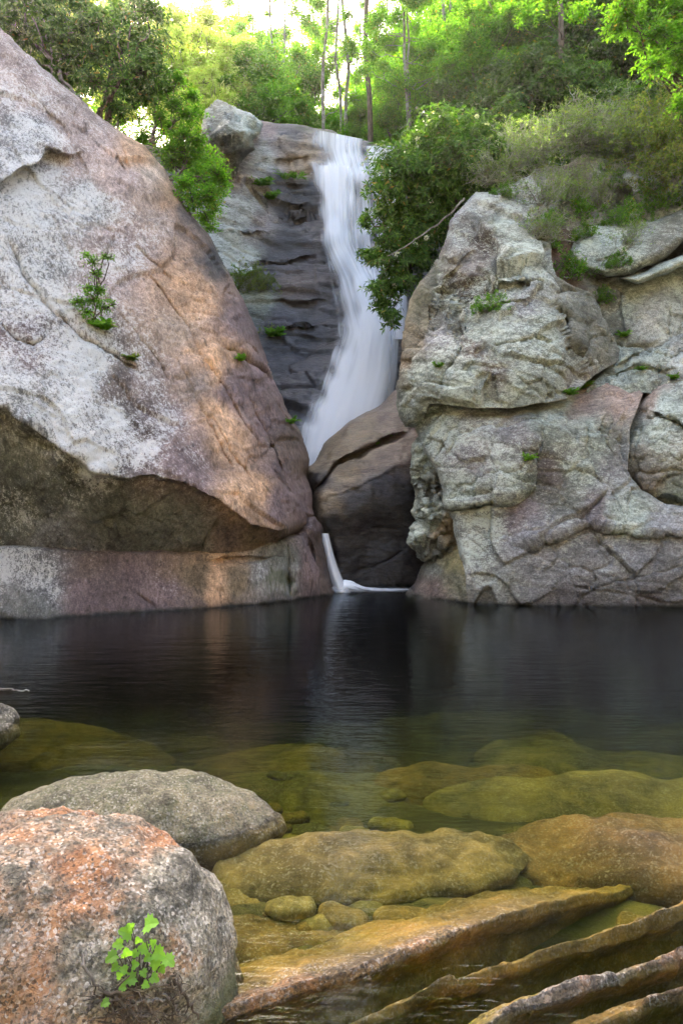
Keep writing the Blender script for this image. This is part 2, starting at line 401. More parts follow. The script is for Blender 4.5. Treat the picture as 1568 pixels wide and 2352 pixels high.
slab_paint = [(300, 930, (0.08, .06, .05), .45, 0, 0), (322, 985, (0.10, .07, .06), .45, 0, 0), (285, 890, (0.12, .09, .075), .5, 0, 0), (-200, 100, PINK, .45, 0, 0), (60, 180, PINK, .5, 0, 0), (60, 320, MAUVE, .65, .1, 0), (200, 330, PINK, .45, 0, 0), (300, 400, PINK, .3, 0, 0),
    (335, 345, TAN, .0, 0, 0), (345, 410, (0.52, 0.40, 0.32), .25, 0, 0), (395, 470, TAN, 0, 0, .1), (430, 500, BROWN, .05, 0, .3), (480, 600, DARKST, .05, 0, .4), (560, 740, PURP, .05, 0, .4), (610, 860, PURP, 0, 0, .3),  # palest spot: sunlit patch of the ridge painted as light rock
    (350, 520, (0.40, 0.31, 0.26), .3, 0, 0), (420, 640, TAN, .1, 0, 0), (440, 700, TAN, .1, 0, 0), (400, 760, (0.36, .27, .21), .25, 0, 0), (300, 560, PINK, .6, 0, 0), (200, 480, GREY, .75, 0, 0), (60, 480, GREY, .75, 0.05, 0),
    (250, 640, PINK, .6, 0, 0), (100, 640, GREY, .8, .05, 0), (-100, 500, GREY, .6, 0, 0), (60, 800, PURP, .72, .1, 0), (200, 850, GREY, .85, .05, 0), (280, 950, GREY, .9, .05, 0), (150, 950, GREY, .85, .1, 0), (60, 900, GREY, .7, .3, 0),
    (320, 880, PINK, .6, 0, 0), (370, 960, PURP, .55, 0, 0), (330, 1040, PURP, .75, 0, 0), (230, 1040, GREY, .85, .2, 0), (420, 1060, PURP, .5, 0, 0), (450, 900, (0.34, .26, .22), .15, 0, 0),
    (480, 840, TAN, 0, 0, 0), (500, 960, TAN, 0, 0, 0), (530, 1020, TAN, 0, 0, 0), (580, 1130, TAN, .05, 0, 0), (600, 1195, TAN, 0, 0, 0), (550, 1130, TAN, .1, 0, 0), (470, 1110, PURP, .35, 0, 0),
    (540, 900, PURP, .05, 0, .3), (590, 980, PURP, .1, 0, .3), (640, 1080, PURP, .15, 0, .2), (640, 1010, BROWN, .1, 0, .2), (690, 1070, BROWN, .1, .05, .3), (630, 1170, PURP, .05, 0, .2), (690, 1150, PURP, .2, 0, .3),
    (-200, 1000, OLIVE, .3, .25, 0), (50, 1060, OLIVE, .3, .3, 0), (30, 1180, OLIVE, .5, .2, 0), (150, 1130, OLIVE, .35, .2, .05), (150, 1230, MAUVE, .25, .1, .2), (260, 1180, OLIVE, .2, .15, .1), (370, 1180, OLIVE, .2, .12, .1),
    (450, 1200, OLIVE, .08, .15, .25), (330, 1250, OLIVE, .05, .2, .35), (520, 1230, BROWN, .0, .05, .15), (590, 1240, OCHRE, .0, 0, .1), (660, 1230, BROWN, 0, 0, .2)]
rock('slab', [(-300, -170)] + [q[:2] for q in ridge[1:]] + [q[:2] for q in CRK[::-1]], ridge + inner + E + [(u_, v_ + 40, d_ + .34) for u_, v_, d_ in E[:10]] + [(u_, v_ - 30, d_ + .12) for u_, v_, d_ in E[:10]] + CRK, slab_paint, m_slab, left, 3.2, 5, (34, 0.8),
     noroll=lambda u, v: (u < -200) | ((v > 1200) & (u < 640)),
     cracks=[([(150, 150), (240, 300), (300, 420)], 4, .12), ([(60, 210), (150, 300), (210, 420)], 4, .10), ([(100, 480), (180, 620), (200, 700)], 3.5, .10), ([(340, 620), (430, 760), (470, 860)], 3.5, .14), ([(400, 820), (470, 960), (540, 1090)], 3.5, .12), ([(560, 900), (610, 1000), (660, 1110)], 4, .2), ([(250, 700), (330, 790), (400, 890)], 3, .08), ([(20, 560), (60, 640), (130, 730), (200, 790), (250, 810), (330, 862)], 8, 0.22), ([(0, 745), (40, 780), (75, 795), (110, 770)], 5, 0.25),
             ([(510, 800), (570, 840), (610, 865), (634, 888)], 9, 0.55), ([(545, 785), (580, 815), (600, 845)], 5, 0.3), ([(270, 300), (300, 400), (308, 470)], 4, 0.10),
             ([(300, 560), (380, 630), (400, 660)], 4, 0.1), ([(480, 950), (540, 1060), (590, 1110)], 4, 0.10), ([(430, 780), (520, 900), (600, 1040)], 5, 0.12),
             ([(520, 1176), (490, 1220), (455, 1270)], 5, 0.12), ([(610, 910), (660, 980), (700, 1040)], 6, 0.2), ([(600, 1010), (640, 1100), (680, 1160)], 5, 0.15)],
     steps=[([(-300, 830), (0, 934), (50, 974), (150, 1044), (220, 1089), (300, 1104), (350, 1096), (425, 1114), (480, 1144), (525, 1176), (575, 1214), (650, 1226), (700, 1222)], 0.2, 110, -1), ([(-300, 470), (0, 415), (60, 388), (104, 366), (112, 345), (165, 358), (200, 350)], 0.45, 60, -1), ([(480, 760), (560, 930), (640, 1080), (680, 1180)], 0.22, 70, 1), ([(440, 560), (500, 700), (575, 830)], 0.25, 60, 1)],
     big=(0.08, 3.0), mid=(0.045, 0.6), fine=(0.014, 0.12), strata=(0.02, (0, 40, 25), 0.5, 0.3), facet=(.055, 1.9), back=3.5, seed=1.0)
wl_l = [(-300, 1430), (0, 1419), (100, 1421), (300, 1407), (425, 1401), (575, 1389), (660, 1381), (720, 1371)]
ledge_paint = [(0, 1300, MAUVE, .8, .25, .1), (-200, 1350, MAUVE, .6, .1, .2), (90, 1330, MAUVE, .7, .1, .1), (60, 1395, (0.2, .2, .18), .25, .05, .5), (200, 1310, BROWN, .25, .25, .3), (200, 1350, PURP, .2, 0, .35), (230, 1400, PURP, .05, 0, .6),
    (330, 1320, PURP, .2, .1, .3), (370, 1350, PURP, .35, 0, .1), (340, 1390, PURP, .05, 0, .5), (440, 1320, OCHRE, .1, 0, .1), (500, 1300, TAN, 0, 0, 0), (490, 1360, TAN, 0, 0, 0), (540, 1340, OCHRE, .1, .05, 0), (590, 1330, GREY, .6, .35, 0),
    (640, 1340, GREY, .3, .6, .1), (640, 1290, OLIVE, .2, .3, .1), (690, 1330, PURP, .1, .1, .4), (700, 1290, PURP, .15, 0, .4), (450, 1395, BROWN, 0, 0, .5)]
rock('base_ledge', [(-300, 1235), (0, 1250), (270, 1262), (440, 1262), (575, 1250), (660, 1225), (700, 1225), (726, 1290), (735, 1372), (735, 1450)] + [(-300, 1500)],
     [(u, v, DW(v)) for u, v in wl_l] + [(u, v + 70, DW(v) - .02) for u, v in wl_l] + [(-300, 1262, 10.4), (0, 1282, 10.72), (125, 1286, 10.75), (270, 1294, 11.2), (440, 1290, 11.6), (575, 1278, 12.1), (640, 1262, 12.4), (690, 1240, 12.9),
     (0, 1340, 10.5), (300, 1350, 11.05), (500, 1340, 11.6), (600, 1325, 11.95), (680, 1310, 12.55)], ledge_paint, m_slab, left, 3.4, 4, (16, 0.5), noroll=lambda u, v: (v > 1300) | (u < -200),
     cracks=[([(300, 1350), (360, 1400)], 4, .1), ([(470, 1290), (560, 1285), (650, 1280)], 4, .18), ([(655, 1240), (660, 1310), (668, 1380)], 7, .25), ([(470, 1345), (520, 1365)], 3, .06)],
     big=(0.12, 1.6), mid=(0.05, 0.5), fine=(0.018, 0.12), back=2.5, seed=2.2)
rock('wedge', [(668, 1232), (700, 1185), (722, 1188), (738, 1215), (750, 1262), (762, 1320), (776, 1364), (782, 1440), (690, 1440), (680, 1330)],
     [(668, 1232, 12.9), (720, 1190, 13.5), (740, 1240, 13.5), (755, 1290, 13.45), (776, 1364, 13.34), (740, 1369, 13.0), (700, 1373, 12.75), (776, 1440, 13.3), (690, 1440, 12.7), (700, 1290, 12.95)],
     [(700, 1230, PURP, .3, 0, .4), (740, 1260, BROWN, .05, 0, .6), (700, 1330, PURP, .15, 0, .5), (750, 1340, BROWN, .05, .05, .7)], m_slab, left, 3.2, 6, (26, 0.8), noroll=lambda u, v: (v > 1385),
     cracks=[([(705, 1215), (715, 1290), (700, 1360)], 6, .25), ([(690, 1260), (720, 1250)], 5, .25)], big=(0.12, .9), mid=(0.07, .35), fine=(.02, .1), back=1.5, seed=3.1)

# middle slab under the main fall
mid_r = rock('gorge_boulder', [(700, 1078), (722, 1055), (750, 1013), (805, 963), (870, 935), (905, 898), (960, 880), (1010, 960), (1040, 1150), (1040, 1440), (760, 1440), (752, 1262), (722, 1192)],
     [(708, 1072, 15.4), (750, 1013, 16.3), (805, 963, 17.0), (870, 935, 17.2), (905, 898, 17.6), (960, 890, 17.2), (933, 995, 15.9), (894, 1005, 15.9), (839, 1034, 15.6), (774, 1065, 15.2), (722, 1135, 14.7),
      (946, 1065, 14.9), (878, 1091, 14.7), (823, 1120, 14.5), (761, 1140, 14.4), (728, 1187, 14.2), (760, 1240, 14.5), (850, 1240, 14.85), (950, 1240, 15.0), (800, 1335, 14.75), (900, 1340, 14.9), (960, 1340, 15.0), (850, 1440, 14.9), (1040, 1440, 15.0), (1040, 1000, 15.8)],
     [(760, 1030, OCHRE, 0, .15, .25), (830, 975, OCHRE, 0, .1, .65), (900, 950, BROWN, 0, .05, .6), (920, 900, BROWN, 0, .2, .4), (850, 1010, OCHRE, 0, .05, .55), (930, 980, BROWN, .05, 0, .5), (720, 1075, OCHRE, 0, .3, .3), (740, 1090, DARKST, 0, .1, .7),
      (800, 1085, OCHRE, 0, 0, .15), (750, 1140, OCHRE, 0, .1, .1), (730, 1180, OCHRE, 0, .3, .2), (870, 1060, BROWN, .05, 0, .4), (930, 1040, BROWN, .05, 0, .45), (800, 1150, DARKST, .15, 0, .7), (880, 1110, SLATE, .1, 0, .6), (770, 1200, DARKST, 0, .1, .8),
      (850, 1210, DARKST, .05, 0, .8), (930, 1150, DARKST, .1, 0, .8), (850, 1300, DARKST, 0, 0, .9), (940, 1300, DARKST, 0, 0, .9), (780, 1290, DARKST, 0, 0, .9)], m_dark, None, 3.2, 4, (30, 1.0),
     cracks=[([(940, 992), (894, 1006), (839, 1035), (774, 1066), (748, 1096), (716, 1140)], 6, .3), ([(800, 1325), (850, 1305), (900, 1280), (950, 1240)], 3, .06), ([(820, 1222), (880, 1215), (930, 1215)], 3, .08)],
     steps=[([(960, 985), (894, 1003), (839, 1032), (774, 1063), (748, 1093), (710, 1145)], .14, 40, 1), ([(960, 1060), (878, 1091), (823, 1120), (761, 1140), (722, 1190)], .06, 50, 1)],
     big=(0.15, 1.5), mid=(0.05, .5), fine=(.014, .12), strata=(.022, (0, -18, 0), .45, .3), back=1.6, seed=4.4, origin=P(860, 1345, 15.0) * [1, 1, 0])
tag(mid_r, 'dark wet slab with ochre rim wedged in the gap below the main waterfall', 'rock')

# right outcrop
right = empty('rock_outcrop', P(1250, 1390, 11.8) * [1, 1, 0])
tag(right, 'massive grey green cliff of cracked blocks on the shrub side of the pool', 'rock')
UB = [(1029, 507), (1047, 484), (1092, 437), (1130, 433), (1180, 415), (1222, 398), (1254, 447), (1262, 537), (1268, 589), (1280, 630), (1320, 655), (1360, 672), (1390, 739), (1422, 803), (1417, 828), (1365, 862), (1338, 889), (1306, 913), (1205, 932), (1111, 940), (987, 926), (965, 975), (930, 985), (912, 945), (907, 900), (911, 830), (917, 760), (934, 690), (959, 640), (1008, 590)]
ub_d = [(1029, 507, 14.6), (1047, 484, 14.8), (1092, 437, 15.1), (1130, 433, 15.1), (1222, 398, 15.5), (1254, 447, 15.2), (1262, 537, 14.6), (1008, 590, 14.4), (959, 640, 14.4), (934, 690, 14.3), (917, 760, 14.1), (911, 830, 13.8), (907, 900, 13.5), (912, 945, 13.4), (930, 985, 13.35), (965, 975, 13.05),
        (987, 926, 12.75), (1111, 940, 12.2), (1205, 932, 12.1), (1306, 913, 12.3), (1338, 889, 12.6), (1050, 600, 13.9), (1100, 560, 14.2), (1000, 720, 13.6), (970, 800, 13.2), (960, 870, 13.0), (1040, 860, 12.5), (1120, 830, 12.35), (1200, 850, 12.15), (1150, 720, 12.9), (1240, 700, 12.9), (1257, 664, 13.1), (1100, 660, 13.4),
        (1180, 560, 14.0), (1275, 776, 12.55), (1310, 840, 12.35), (1340, 760, 13.3), (1400, 800, 13.7), (1320, 670, 13.8), (1370, 700, 14.0), (1370, 840, 13.4), (1200, 480, 14.8)]
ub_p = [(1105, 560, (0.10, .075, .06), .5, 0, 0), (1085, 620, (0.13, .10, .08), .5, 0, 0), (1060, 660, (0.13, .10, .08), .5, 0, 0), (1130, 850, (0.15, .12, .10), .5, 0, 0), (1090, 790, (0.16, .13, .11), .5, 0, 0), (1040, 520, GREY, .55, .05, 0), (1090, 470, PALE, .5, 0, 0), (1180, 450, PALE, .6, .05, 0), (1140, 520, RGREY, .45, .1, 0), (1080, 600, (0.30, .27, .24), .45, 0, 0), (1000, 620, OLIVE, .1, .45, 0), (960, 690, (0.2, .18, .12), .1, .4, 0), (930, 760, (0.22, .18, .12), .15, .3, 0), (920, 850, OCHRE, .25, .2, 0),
        (1050, 680, RGREY, .65, .1, 0), (1000, 760, MAUVE, .5, .1, 0), (960, 860, RGREY, .6, .1, 0), (940, 940, RGREY, .55, .15, .1), (1100, 760, RGREY, .5, .25, 0), (1200, 600, RGREY, .6, .15, 0), (1230, 540, OLIVE, .3, .5, 0), (1160, 640, RGREY, .6, .2, 0), (1200, 690, MAUVE, .55, .1, 0), (1240, 760, RGREY, .5, .1, 0), (1150, 790, RGREY, .6, .1, 0),
        (1080, 850, RGREY, .5, .25, 0), (1050, 910, RGREY, .45, .2, 0), (1180, 880, RGREY, .5, .15, 0), (1280, 850, RGREY, .4, .05, 0), (1320, 880, (0.28, .27, .25), .3, .05, 0), (1330, 760, OLIVE, .25, .35, 0), (1380, 790, OLIVE, .2, .35, 0), (1330, 680, OLIVE, .3, .4, 0)]
rock('block', UB, ub_d, ub_p, m_grey, right, 3.2, 5, (22, 0.5), noroll=lambda u, v: (u > 1240) | (v > 905) & (u > 980), cracks=[([(1000, 900), (1060, 800), (1040, 730), (1070, 640)], 5, .12), ([(1100, 560), (1030, 640), (985, 740)], 5, .15), ([(1160, 640), (1220, 655), (1258, 640)], 6, .3), ([(1090, 720), (1170, 690), (1220, 700)], 5, .2), ([(1250, 590), (1215, 580)], 4, .15), ([(1130, 800), (1230, 770), (1270, 790)], 5, .2), ([(1275, 700), (1300, 740), (1310, 800), (1350, 860)], 9, .35), ([(1330, 840), (1340, 790), (1390, 770), (1415, 800)], 6, .3)],
     steps=[([(1170, 690), (1130, 705), (1090, 715)], .2, 40, 1), ([(1100, 660), (1180, 650), (1258, 640)], .25, 50, -1)],
     big=(0.05, 1.8), mid=(0.05, 0.6), fine=(.012, .12), layers=(.045, (0, -26, 10), .34), facet=(.17, 1.5), back=3, seed=5.5)
LB = [(978, 1045), (950, 980), (985, 905), (1080, 905), (1200, 900), (1300, 878), (1345, 882), (1400, 880), (1460, 886), (1475, 905), (1450, 980), (1440, 1080), (1470, 1120), (1530, 1160), (1610, 1170), (1900, 1190), (1900, 1480), (1060, 1460), (1072, 1388), (1066, 1330), (1052, 1240), (1040, 1195), (1020, 1170), (1012, 1120), (1005, 1090)]
lb_d = [(950, 980, 13.3), (985, 930, 13.05), (978, 1045, 12.9), (1005, 1090, 12.7), (1012, 1120, 12.65), (1020, 1170, 12.5), (1052, 1240, 12.2), (1066, 1330, 11.95), (1072, 1388, DW(1388)), (1200, 1390, DW(1390)), (1350, 1393, DW(1393)), (1568, 1396, DW(1396)), (1900, 1400, 10.9), (1072, 1460, 11.8), (1568, 1460, 11.35), (1900, 1480, 10.9),
        (1080, 948, 12.75), (1200, 940, 12.6), (1300, 925, 12.75), (1340, 890, 13.5), (1450, 888, 13.3), (1300, 905, 13.4), (1400, 930, 12.35), (1250, 955, 12.2), (1440, 930, 12.3), (1060, 1000, 12.55), (1200, 980, 12.15), (1100, 1080, 12.15), (1200, 1080, 11.95), (1210, 1140, 12.05), (1100, 1160, 12.1), (1300, 1050, 12.1), (1400, 1020, 12.1), (1415, 1100, 12.0), (1300, 1180, 11.9), (1400, 1200, 11.8), (1150, 1250, 11.9),
        (1200, 1300, 11.7), (1350, 1240, 11.6), (1350, 1310, 11.5), (1500, 1240, 11.6), (1500, 1330, 11.45), (1700, 1230, 11.5), (1060, 900, 13.8), (1200, 900, 13.6)]
lb_p = [(970, 1000, RGREY, .5, .15, 0), (1020, 980, RGREY, .6, .05, 0), (1100, 980, (0.28, .275, .25), .5, .05, 0), (1080, 1060, (0.27, .25, .245), .55, .05, 0), (1150, 1060, PALE, .6, 0, 0), (1190, 1010, (0.27, .25, .24), .45, 0, 0), (1060, 1130, RGREY, .6, .1, 0), (1180, 1110, RGREY, .55, .1, 0), (1260, 990, RGREY, .35, .1, 0), (1330, 930, (0.27, .2, .165), .05, 0, 0), (1420, 900, (0.30, .22, .18), 0, 0, 0), (1280, 930, RGREY, .3, .05, 0),
        (1350, 1000, RGREY, .35, .05, .1), (1260, 1080, (0.2, .17, .16), .3, 0, 0), (1330, 1080, RGREY, .5, .05, .1), (1300, 1150, OLIVE, .3, .15, .1), (1400, 1090, MAUVE, .4, 0, .1), (1120, 1190, PALE, .7, 0, 0), (1090, 1270, PALE, .75, 0, 0), (1200, 1190, (0.19, .155, .155), .25, 0, .1), (1200, 1250, MAUVE, .4, 0, .1), (1250, 1310, MAUVE, .4, 0, .1), (1350, 1180, (0.19, .165, .165), .25, 0, .1),
        (1330, 1240, MAUVE, .5, 0, 0), (1420, 1260, MAUVE, .4, 0, .1), (1440, 1180, RGREY, .35, .15, 0), (1530, 1230, MAUVE, .3, .05, .1), (1480, 1320, MAUVE, .35, 0, .2), (1120, 1340, PALE, .5, 0, .1), (1100, 1380, (0.16, .15, .12), .1, .1, .4), (1300, 1370, (0.17, .155, .155), .15, 0, .4), (1500, 1380, (0.16, .145, .14), .1, 0, .5), (1700, 1300, MAUVE, .3, 0, .1)]
rock('block', LB, lb_d, lb_p, m_grey, right, 3.3, 5, (12, 0.3), cracks=[([(1175, 1262), (1250, 1245), (1308, 1224), (1363, 1202)], 4, .12), ([(1308, 1354), (1380, 1345), (1455, 1329), (1560, 1300)], 3, .08), ([(1241, 967), (1225, 1040), (1222, 1119), (1186, 1142), (1100, 1165), (1000, 1174)], 6, .22), ([(1030, 1044), (1060, 1000), (1160, 990), (1241, 965)], 5, .18), ([(1000, 1060), (1035, 1000), (1085, 950)], 6, .2),
     ([(1375, 1333), (1395, 1330)], 6, .25), ([(1440, 1278), (1450, 1275)], 5, .25), ([(1487, 1340), (1495, 1365)], 5, .25), ([(1080, 1110), (1150, 1090), (1215, 1070)], 6, .18), ([(1400, 935), (1380, 1000), (1405, 1050)], 6, .12), ([(1540, 1290), (1600, 1270)], 4, .12)],
     steps=[([(1174, 1262), (1308, 1224), (1363, 1204), (1454, 1224), (1560, 1230), (1700, 1220)], .22, 60, -1), ([(1241, 967), (1223, 1119), (1186, 1139), (1090, 1165), (1000, 1174)], .22, 70, 1), ([(1360, 940), (1330, 1060), (1400, 1140), (1440, 1220)], .12, 60, 1)],
     big=(0.05, 1.8), mid=(0.035, 0.6), fine=(.010, .12), layers=(.022, (0, -20, 10), .5), facet=(.12, 1.7), back=3, seed=6.1, noroll=lambda u, v: (v > 1300) | (u > 1380) | (v < 960))
KN = [(985, 1030), (962, 1000), (946, 1023), (942, 1060), (938, 1104), (948, 1120), (953, 1148), (943, 1174), (956, 1200), (942, 1213), (933, 1245), (951, 1271), (962, 1289), (1000, 1300), (1075, 1290), (1075, 1240), (1050, 1190), (1030, 1120), (1010, 1060)]
rock('knobbly_column', KN, [(985, 1030, 13.0), (946, 1023, 13.3), (940, 1100, 13.3), (950, 1130, 13.5), (945, 1174, 13.3), (956, 1200, 13.5), (935, 1245, 13.3), (962, 1289, 13.6), (1000, 1110, 12.95), (985, 1160, 12.95), (1010, 1190, 12.85), (970, 1230, 13.0), (1020, 1240, 12.9), (1050, 1230, 12.75), (1070, 1270, 12.75), (1000, 1290, 13.3), (985, 1080, 13.15)],
     [(960, 1050, RGREY, .3, .2, 0), (990, 1110, OLIVE, .2, .3, .1), (970, 1160, RGREY, .35, .2, 0), (1000, 1180, RGREY, .2, .3, 0), (960, 1230, RGREY, .35, .15, 0), (1030, 1210, (0.22, .16, .09), .1, .3, 0), (1010, 1260, OLIVE, .3, .2, .1)], m_grey, right, 2.8, 6, (24, .6),
     cracks=[([(1000, 1090), (985, 1140), (1000, 1200)], 6, .25), ([(945, 1185), (975, 1195), (1000, 1170)], 6, .3), ([(960, 1120), (985, 1125)], 5, .25), ([(980, 1270), (1010, 1235), (1050, 1215)], 6, .3), ([(1010, 1060), (1005, 1130), (1030, 1180)], 6, .25)], big=(.1, .7), mid=(.12, .4), fine=(.03, .1), facet=(.13, .42), back=1.5, seed=7.3, noroll=lambda u, v: u > 1030)
rock('foot_block', [(968, 1300), (1000, 1268), (1050, 1240), (1078, 1250), (1085, 1390), (1085, 1460), (915, 1440), (930, 1364), (955, 1331)],
     [(968, 1300, 13.6), (1000, 1275, 13.3), (1060, 1250, 12.6), (1075, 1300, 12.2), (1030, 1320, 12.5), (930, 1364, DW(1364)), (955, 1331, 13.6), (975, 1372, DW(1372)), (1020, 1379, DW(1379)), (1073, 1386, DW(1386)), (1085, 1460, 11.95), (915, 1440, 13.3), (1000, 1440, 12.4)],
     [(1000, 1300, OLIVE, .25, .3, .05), (1050, 1290, (0.24, .2, .1), .15, .45, 0), (1040, 1340, (0.2, .19, .13), .15, .35, .05), (990, 1350, BROWN, .1, .1, .2), (940, 1360, DARKST, .1, .1, .6)], m_grey, right, 3, 4, (22, .5), cracks=[([(975, 1320), (990, 1370)], 5, .2), ([(1000, 1325), (1035, 1315)], 3, .06)], big=(.1, 1), mid=(.05, .4), fine=(.018, .1), back=1.6, seed=8.0, noroll=lambda u, v: (v > 1350) | (u > 1060))
RB = [(1462, 928), (1440, 975), (1428, 1020), (1424, 1080), (1432, 1100), (1470, 1130), (1524, 1160), (1568, 1172), (1850, 1200), (1850, 850), (1568, 868), (1500, 884)]
rock('boulder_block', RB, [(1462, 928, 12.9), (1436, 985, 12.6), (1425, 1090, 12.45), (1524, 1165, 12.1), (1850, 1190, 11.6), (1850, 860, 12.9), (1568, 872, 13.2), (1500, 950, 12.25), (1480, 1040, 12.0), (1540, 1040, 11.8), (1568, 960, 12.1), (1500, 1120, 12.0), (1580, 1120, 11.75), (1700, 1000, 11.8)],
     [(1500, 1000, RGREY, .5, .1, 0), (1470, 1060, (0.26, .25, .22), .4, .1, 0), (1550, 1050, (0.30, .29, .25), .45, .05, 0), (1540, 930, RGREY, .5, .15, 0), (1500, 890, (0.29, .22, .18), .05, 0, 0), (1540, 1140, RGREY, .4, .15, 0), (1480, 1110, (0.2, .17, .14), .1, .1, 0), (1700, 1000, RGREY, .4, .1, 0)], m_grey, right, 3.3, 5, (24, .6),
     cracks=[([(1484, 944), (1530, 960), (1600, 1000)], 5, .22), ([(1435, 1095), (1500, 1140), (1568, 1160), (1640, 1170)], 6, .25), ([(1524, 1140), (1515, 1165)], 5, .2), ([(1535, 1045), (1560, 1060), (1570, 1040)], 5, .2), ([(1480, 1130), (1470, 1150)], 4, .15)], steps=[([(1470, 935), (1530, 960), (1620, 1010)], .15, 50, -1)],
     big=(.14, 1.2), mid=(.06, .45), fine=(.02, .12), facet=(.06, .9), back=2.5, seed=9.2, noroll=lambda u, v: u > 1740)
S4 = [(1410, 800), (1432, 790), (1480, 800), (1568, 765), (1850, 720), (1850, 900), (1450, 905), (1340, 905), (1345, 885), (1380, 850)]
rock('folded_layer', S4, [(1410, 805, 14.2), (1500, 800, 14.2), (1568, 770, 14.3), (1850, 730, 14.2), (1380, 855, 13.7), (1345, 890, 13.4), (1450, 890, 13.2), (1568, 880, 13.3), (1850, 890, 13.0), (1480, 845, 13.6)],
     [(1420, 840, RGREY, .5, .25, 0), (1500, 830, RGREY, .55, .2, 0), (1560, 800, PALE, .4, .1, 0), (1450, 880, RGREY, .4, .3, 0), (1550, 870, OLIVE, .3, .35, 0)], m_grey, right, 3.2, 6, (18, .5), cracks=[([(1400, 850), (1470, 810), (1540, 820), (1600, 800)], 5, .25), ([(1380, 870), (1460, 850), (1568, 850)], 5, .2)], big=(.12, 1), mid=(.12, .4), fine=(.025, .1), layers=(.09, (0, -15, 0), .26), facet=(.06, .8), back=1.5, seed=10.4, noroll=lambda u, v: (v > 880) | (u > 1740))
S3 = [(1290, 640), (1377, 640), (1430, 620), (1568, 590), (1850, 560), (1850, 800), (1568, 800), (1440, 815), (1400, 800), (1370, 720), (1310, 680)]
rock('pale_face', S3, [(1290, 640, 15.2), (1377, 645, 15), (1568, 600, 15.1), (1850, 570, 15.2), (1850, 790, 14.5), (1568, 790, 14.6), (1430, 805, 14.4), (1400, 720, 14.8), (1480, 720, 14.6)],
     [(1390, 690, OLIVE, .3, .35, 0), (1440, 690, RGREY, .45, .15, 0), (1500, 730, PALE, .35, .1, 0), (1560, 720, (0.27, .29, .26), .2, .1, 0), (1550, 650, RGREY, .4, .25, 0), (1410, 770, OLIVE, .3, .4, 0)], m_grey, right, 3.4, 4, (14, .3), cracks=[([(1430, 650), (1420, 720), (1440, 790)], 4, .12), ([(1480, 655), (1460, 700)], 3, .1), ([(1535, 700), (1530, 770), (1550, 800)], 3, .1)],
     steps=[([(1540, 660), (1530, 730), (1525, 800)], .06, 80, 1)], big=(.06, 1.4), mid=(.03, .5), fine=(.015, .12), facet=(.09, 1.1), back=1.5, seed=11.6, noroll=lambda u, v: u > 1740)
S2 = [(1422, 640), (1480, 620), (1540, 596), (1620, 570), (1640, 600), (1560, 615), (1520, 632), (1467, 655)]
rock('thin_ledge', S2, [(1422, 640, 14.35), (1568, 590, 14.4), (1620, 580, 14.4), (1467, 652, 14.2), (1520, 630, 14.2)], [(1480, 635, RGREY, .45, .2, 0), (1560, 600, RGREY, .4, .2, 0)], m_grey, right, 2.8, 4, (12, .4), big=(.05, .6), mid=(.05, .4), back=1.0, seed=12.1)
S1 = [(1302, 570), (1347, 521), (1415, 508), (1464, 520), (1510, 505), (1568, 478), (1850, 400), (1850, 520), (1568, 560), (1505, 604), (1448, 630), (1392, 638), (1350, 628), (1315, 606)]
rock('rounded_ledge', S1, [(1302, 570, 15.0), (1347, 521, 15.6), (1415, 508, 15.7), (1568, 478, 15.8), (1850, 400, 16.2), (1850, 500, 14.9), (1568, 555, 14.5), (1505, 600, 14.35), (1448, 627, 14.3), (1392, 634, 14.45), (1320, 606, 14.8), (1420, 570, 14.6), (1500, 550, 14.65)],
     [(1340, 570, RGREY, .5, .2, 0), (1400, 550, RGREY, .6, .15, 0), (1450, 590, RGREY, .5, .15, 0), (1520, 560, OLIVE, .35, .35, 0), (1560, 510, OLIVE, .35, .3, 0), (1700, 480, RGREY, .3, .3, 0)], m_grey, right, 3.2, 5, (22, .6), cracks=[([(1350, 600), (1420, 590), (1460, 560)], 4, .12)], big=(.1, 1), mid=(.06, .5), fine=(.02, .12), back=2, seed=13.0)
S0 = [(1178, 440), (1222, 392), (1300, 372), (1350, 352), (1400, 368), (1440, 382), (1490, 372), (1560, 360), (1850, 310), (1850, 540), (1400, 560), (1290, 580), (1250, 560)]
rock('top_ledge', S0, [(1178, 440, 16), (1222, 392, 16.8), (1300, 372, 17.2), (1400, 368, 17.6), (1490, 372, 17.6), (1850, 320, 18), (1850, 520, 15.9), (1400, 550, 15.8), (1290, 570, 15.3), (1250, 540, 15.3), (1330, 450, 16.3), (1480, 430, 16.5)],
     [(1230, 420, PALE, .5, .1, 0), (1300, 470, OLIVE, .3, .4, 0), (1380, 385, PALE, .5, .1, 0), (1420, 460, OLIVE, .2, .5, 0), (1470, 410, PALE, .6, .2, 0), (1540, 440, RGREY, .4, .3, 0), (1340, 400, (0.2, .15, .11), .1, .2, 0)], m_grey, right, 3.4, 6, (24, .7), cracks=[([(1270, 390), (1290, 470), (1280, 540)], 8, .4), ([(1360, 390), (1420, 400), (1440, 440), (1430, 520)], 8, .5), ([(1300, 430), (1380, 440)], 5, .3)], big=(.2, 1), mid=(.09, .5), fine=(.025, .12), facet=(.12, 1.0), back=2, seed=14.0)

rock('soil_gully', [(1250, 520), (1330, 520), (1400, 600), (1400, 700), (1330, 700), (1262, 640)], [(1250, 520, 15.5), (1330, 520, 15.9), (1400, 600, 15.4), (1400, 700, 15.0), (1262, 640, 14.4), (1300, 600, 15.0)], [(1290, 580, (0.12, .075, .05), 0, .1, 0), (1310, 640, (0.10, .065, .045), 0, .25, 0), (1370, 650, OLIVE, .1, .4, 0)], m_grey, right, 4, 5, (10, .2), big=(.15, .8), mid=(.1, .4), back=1.5, seed=17.7)

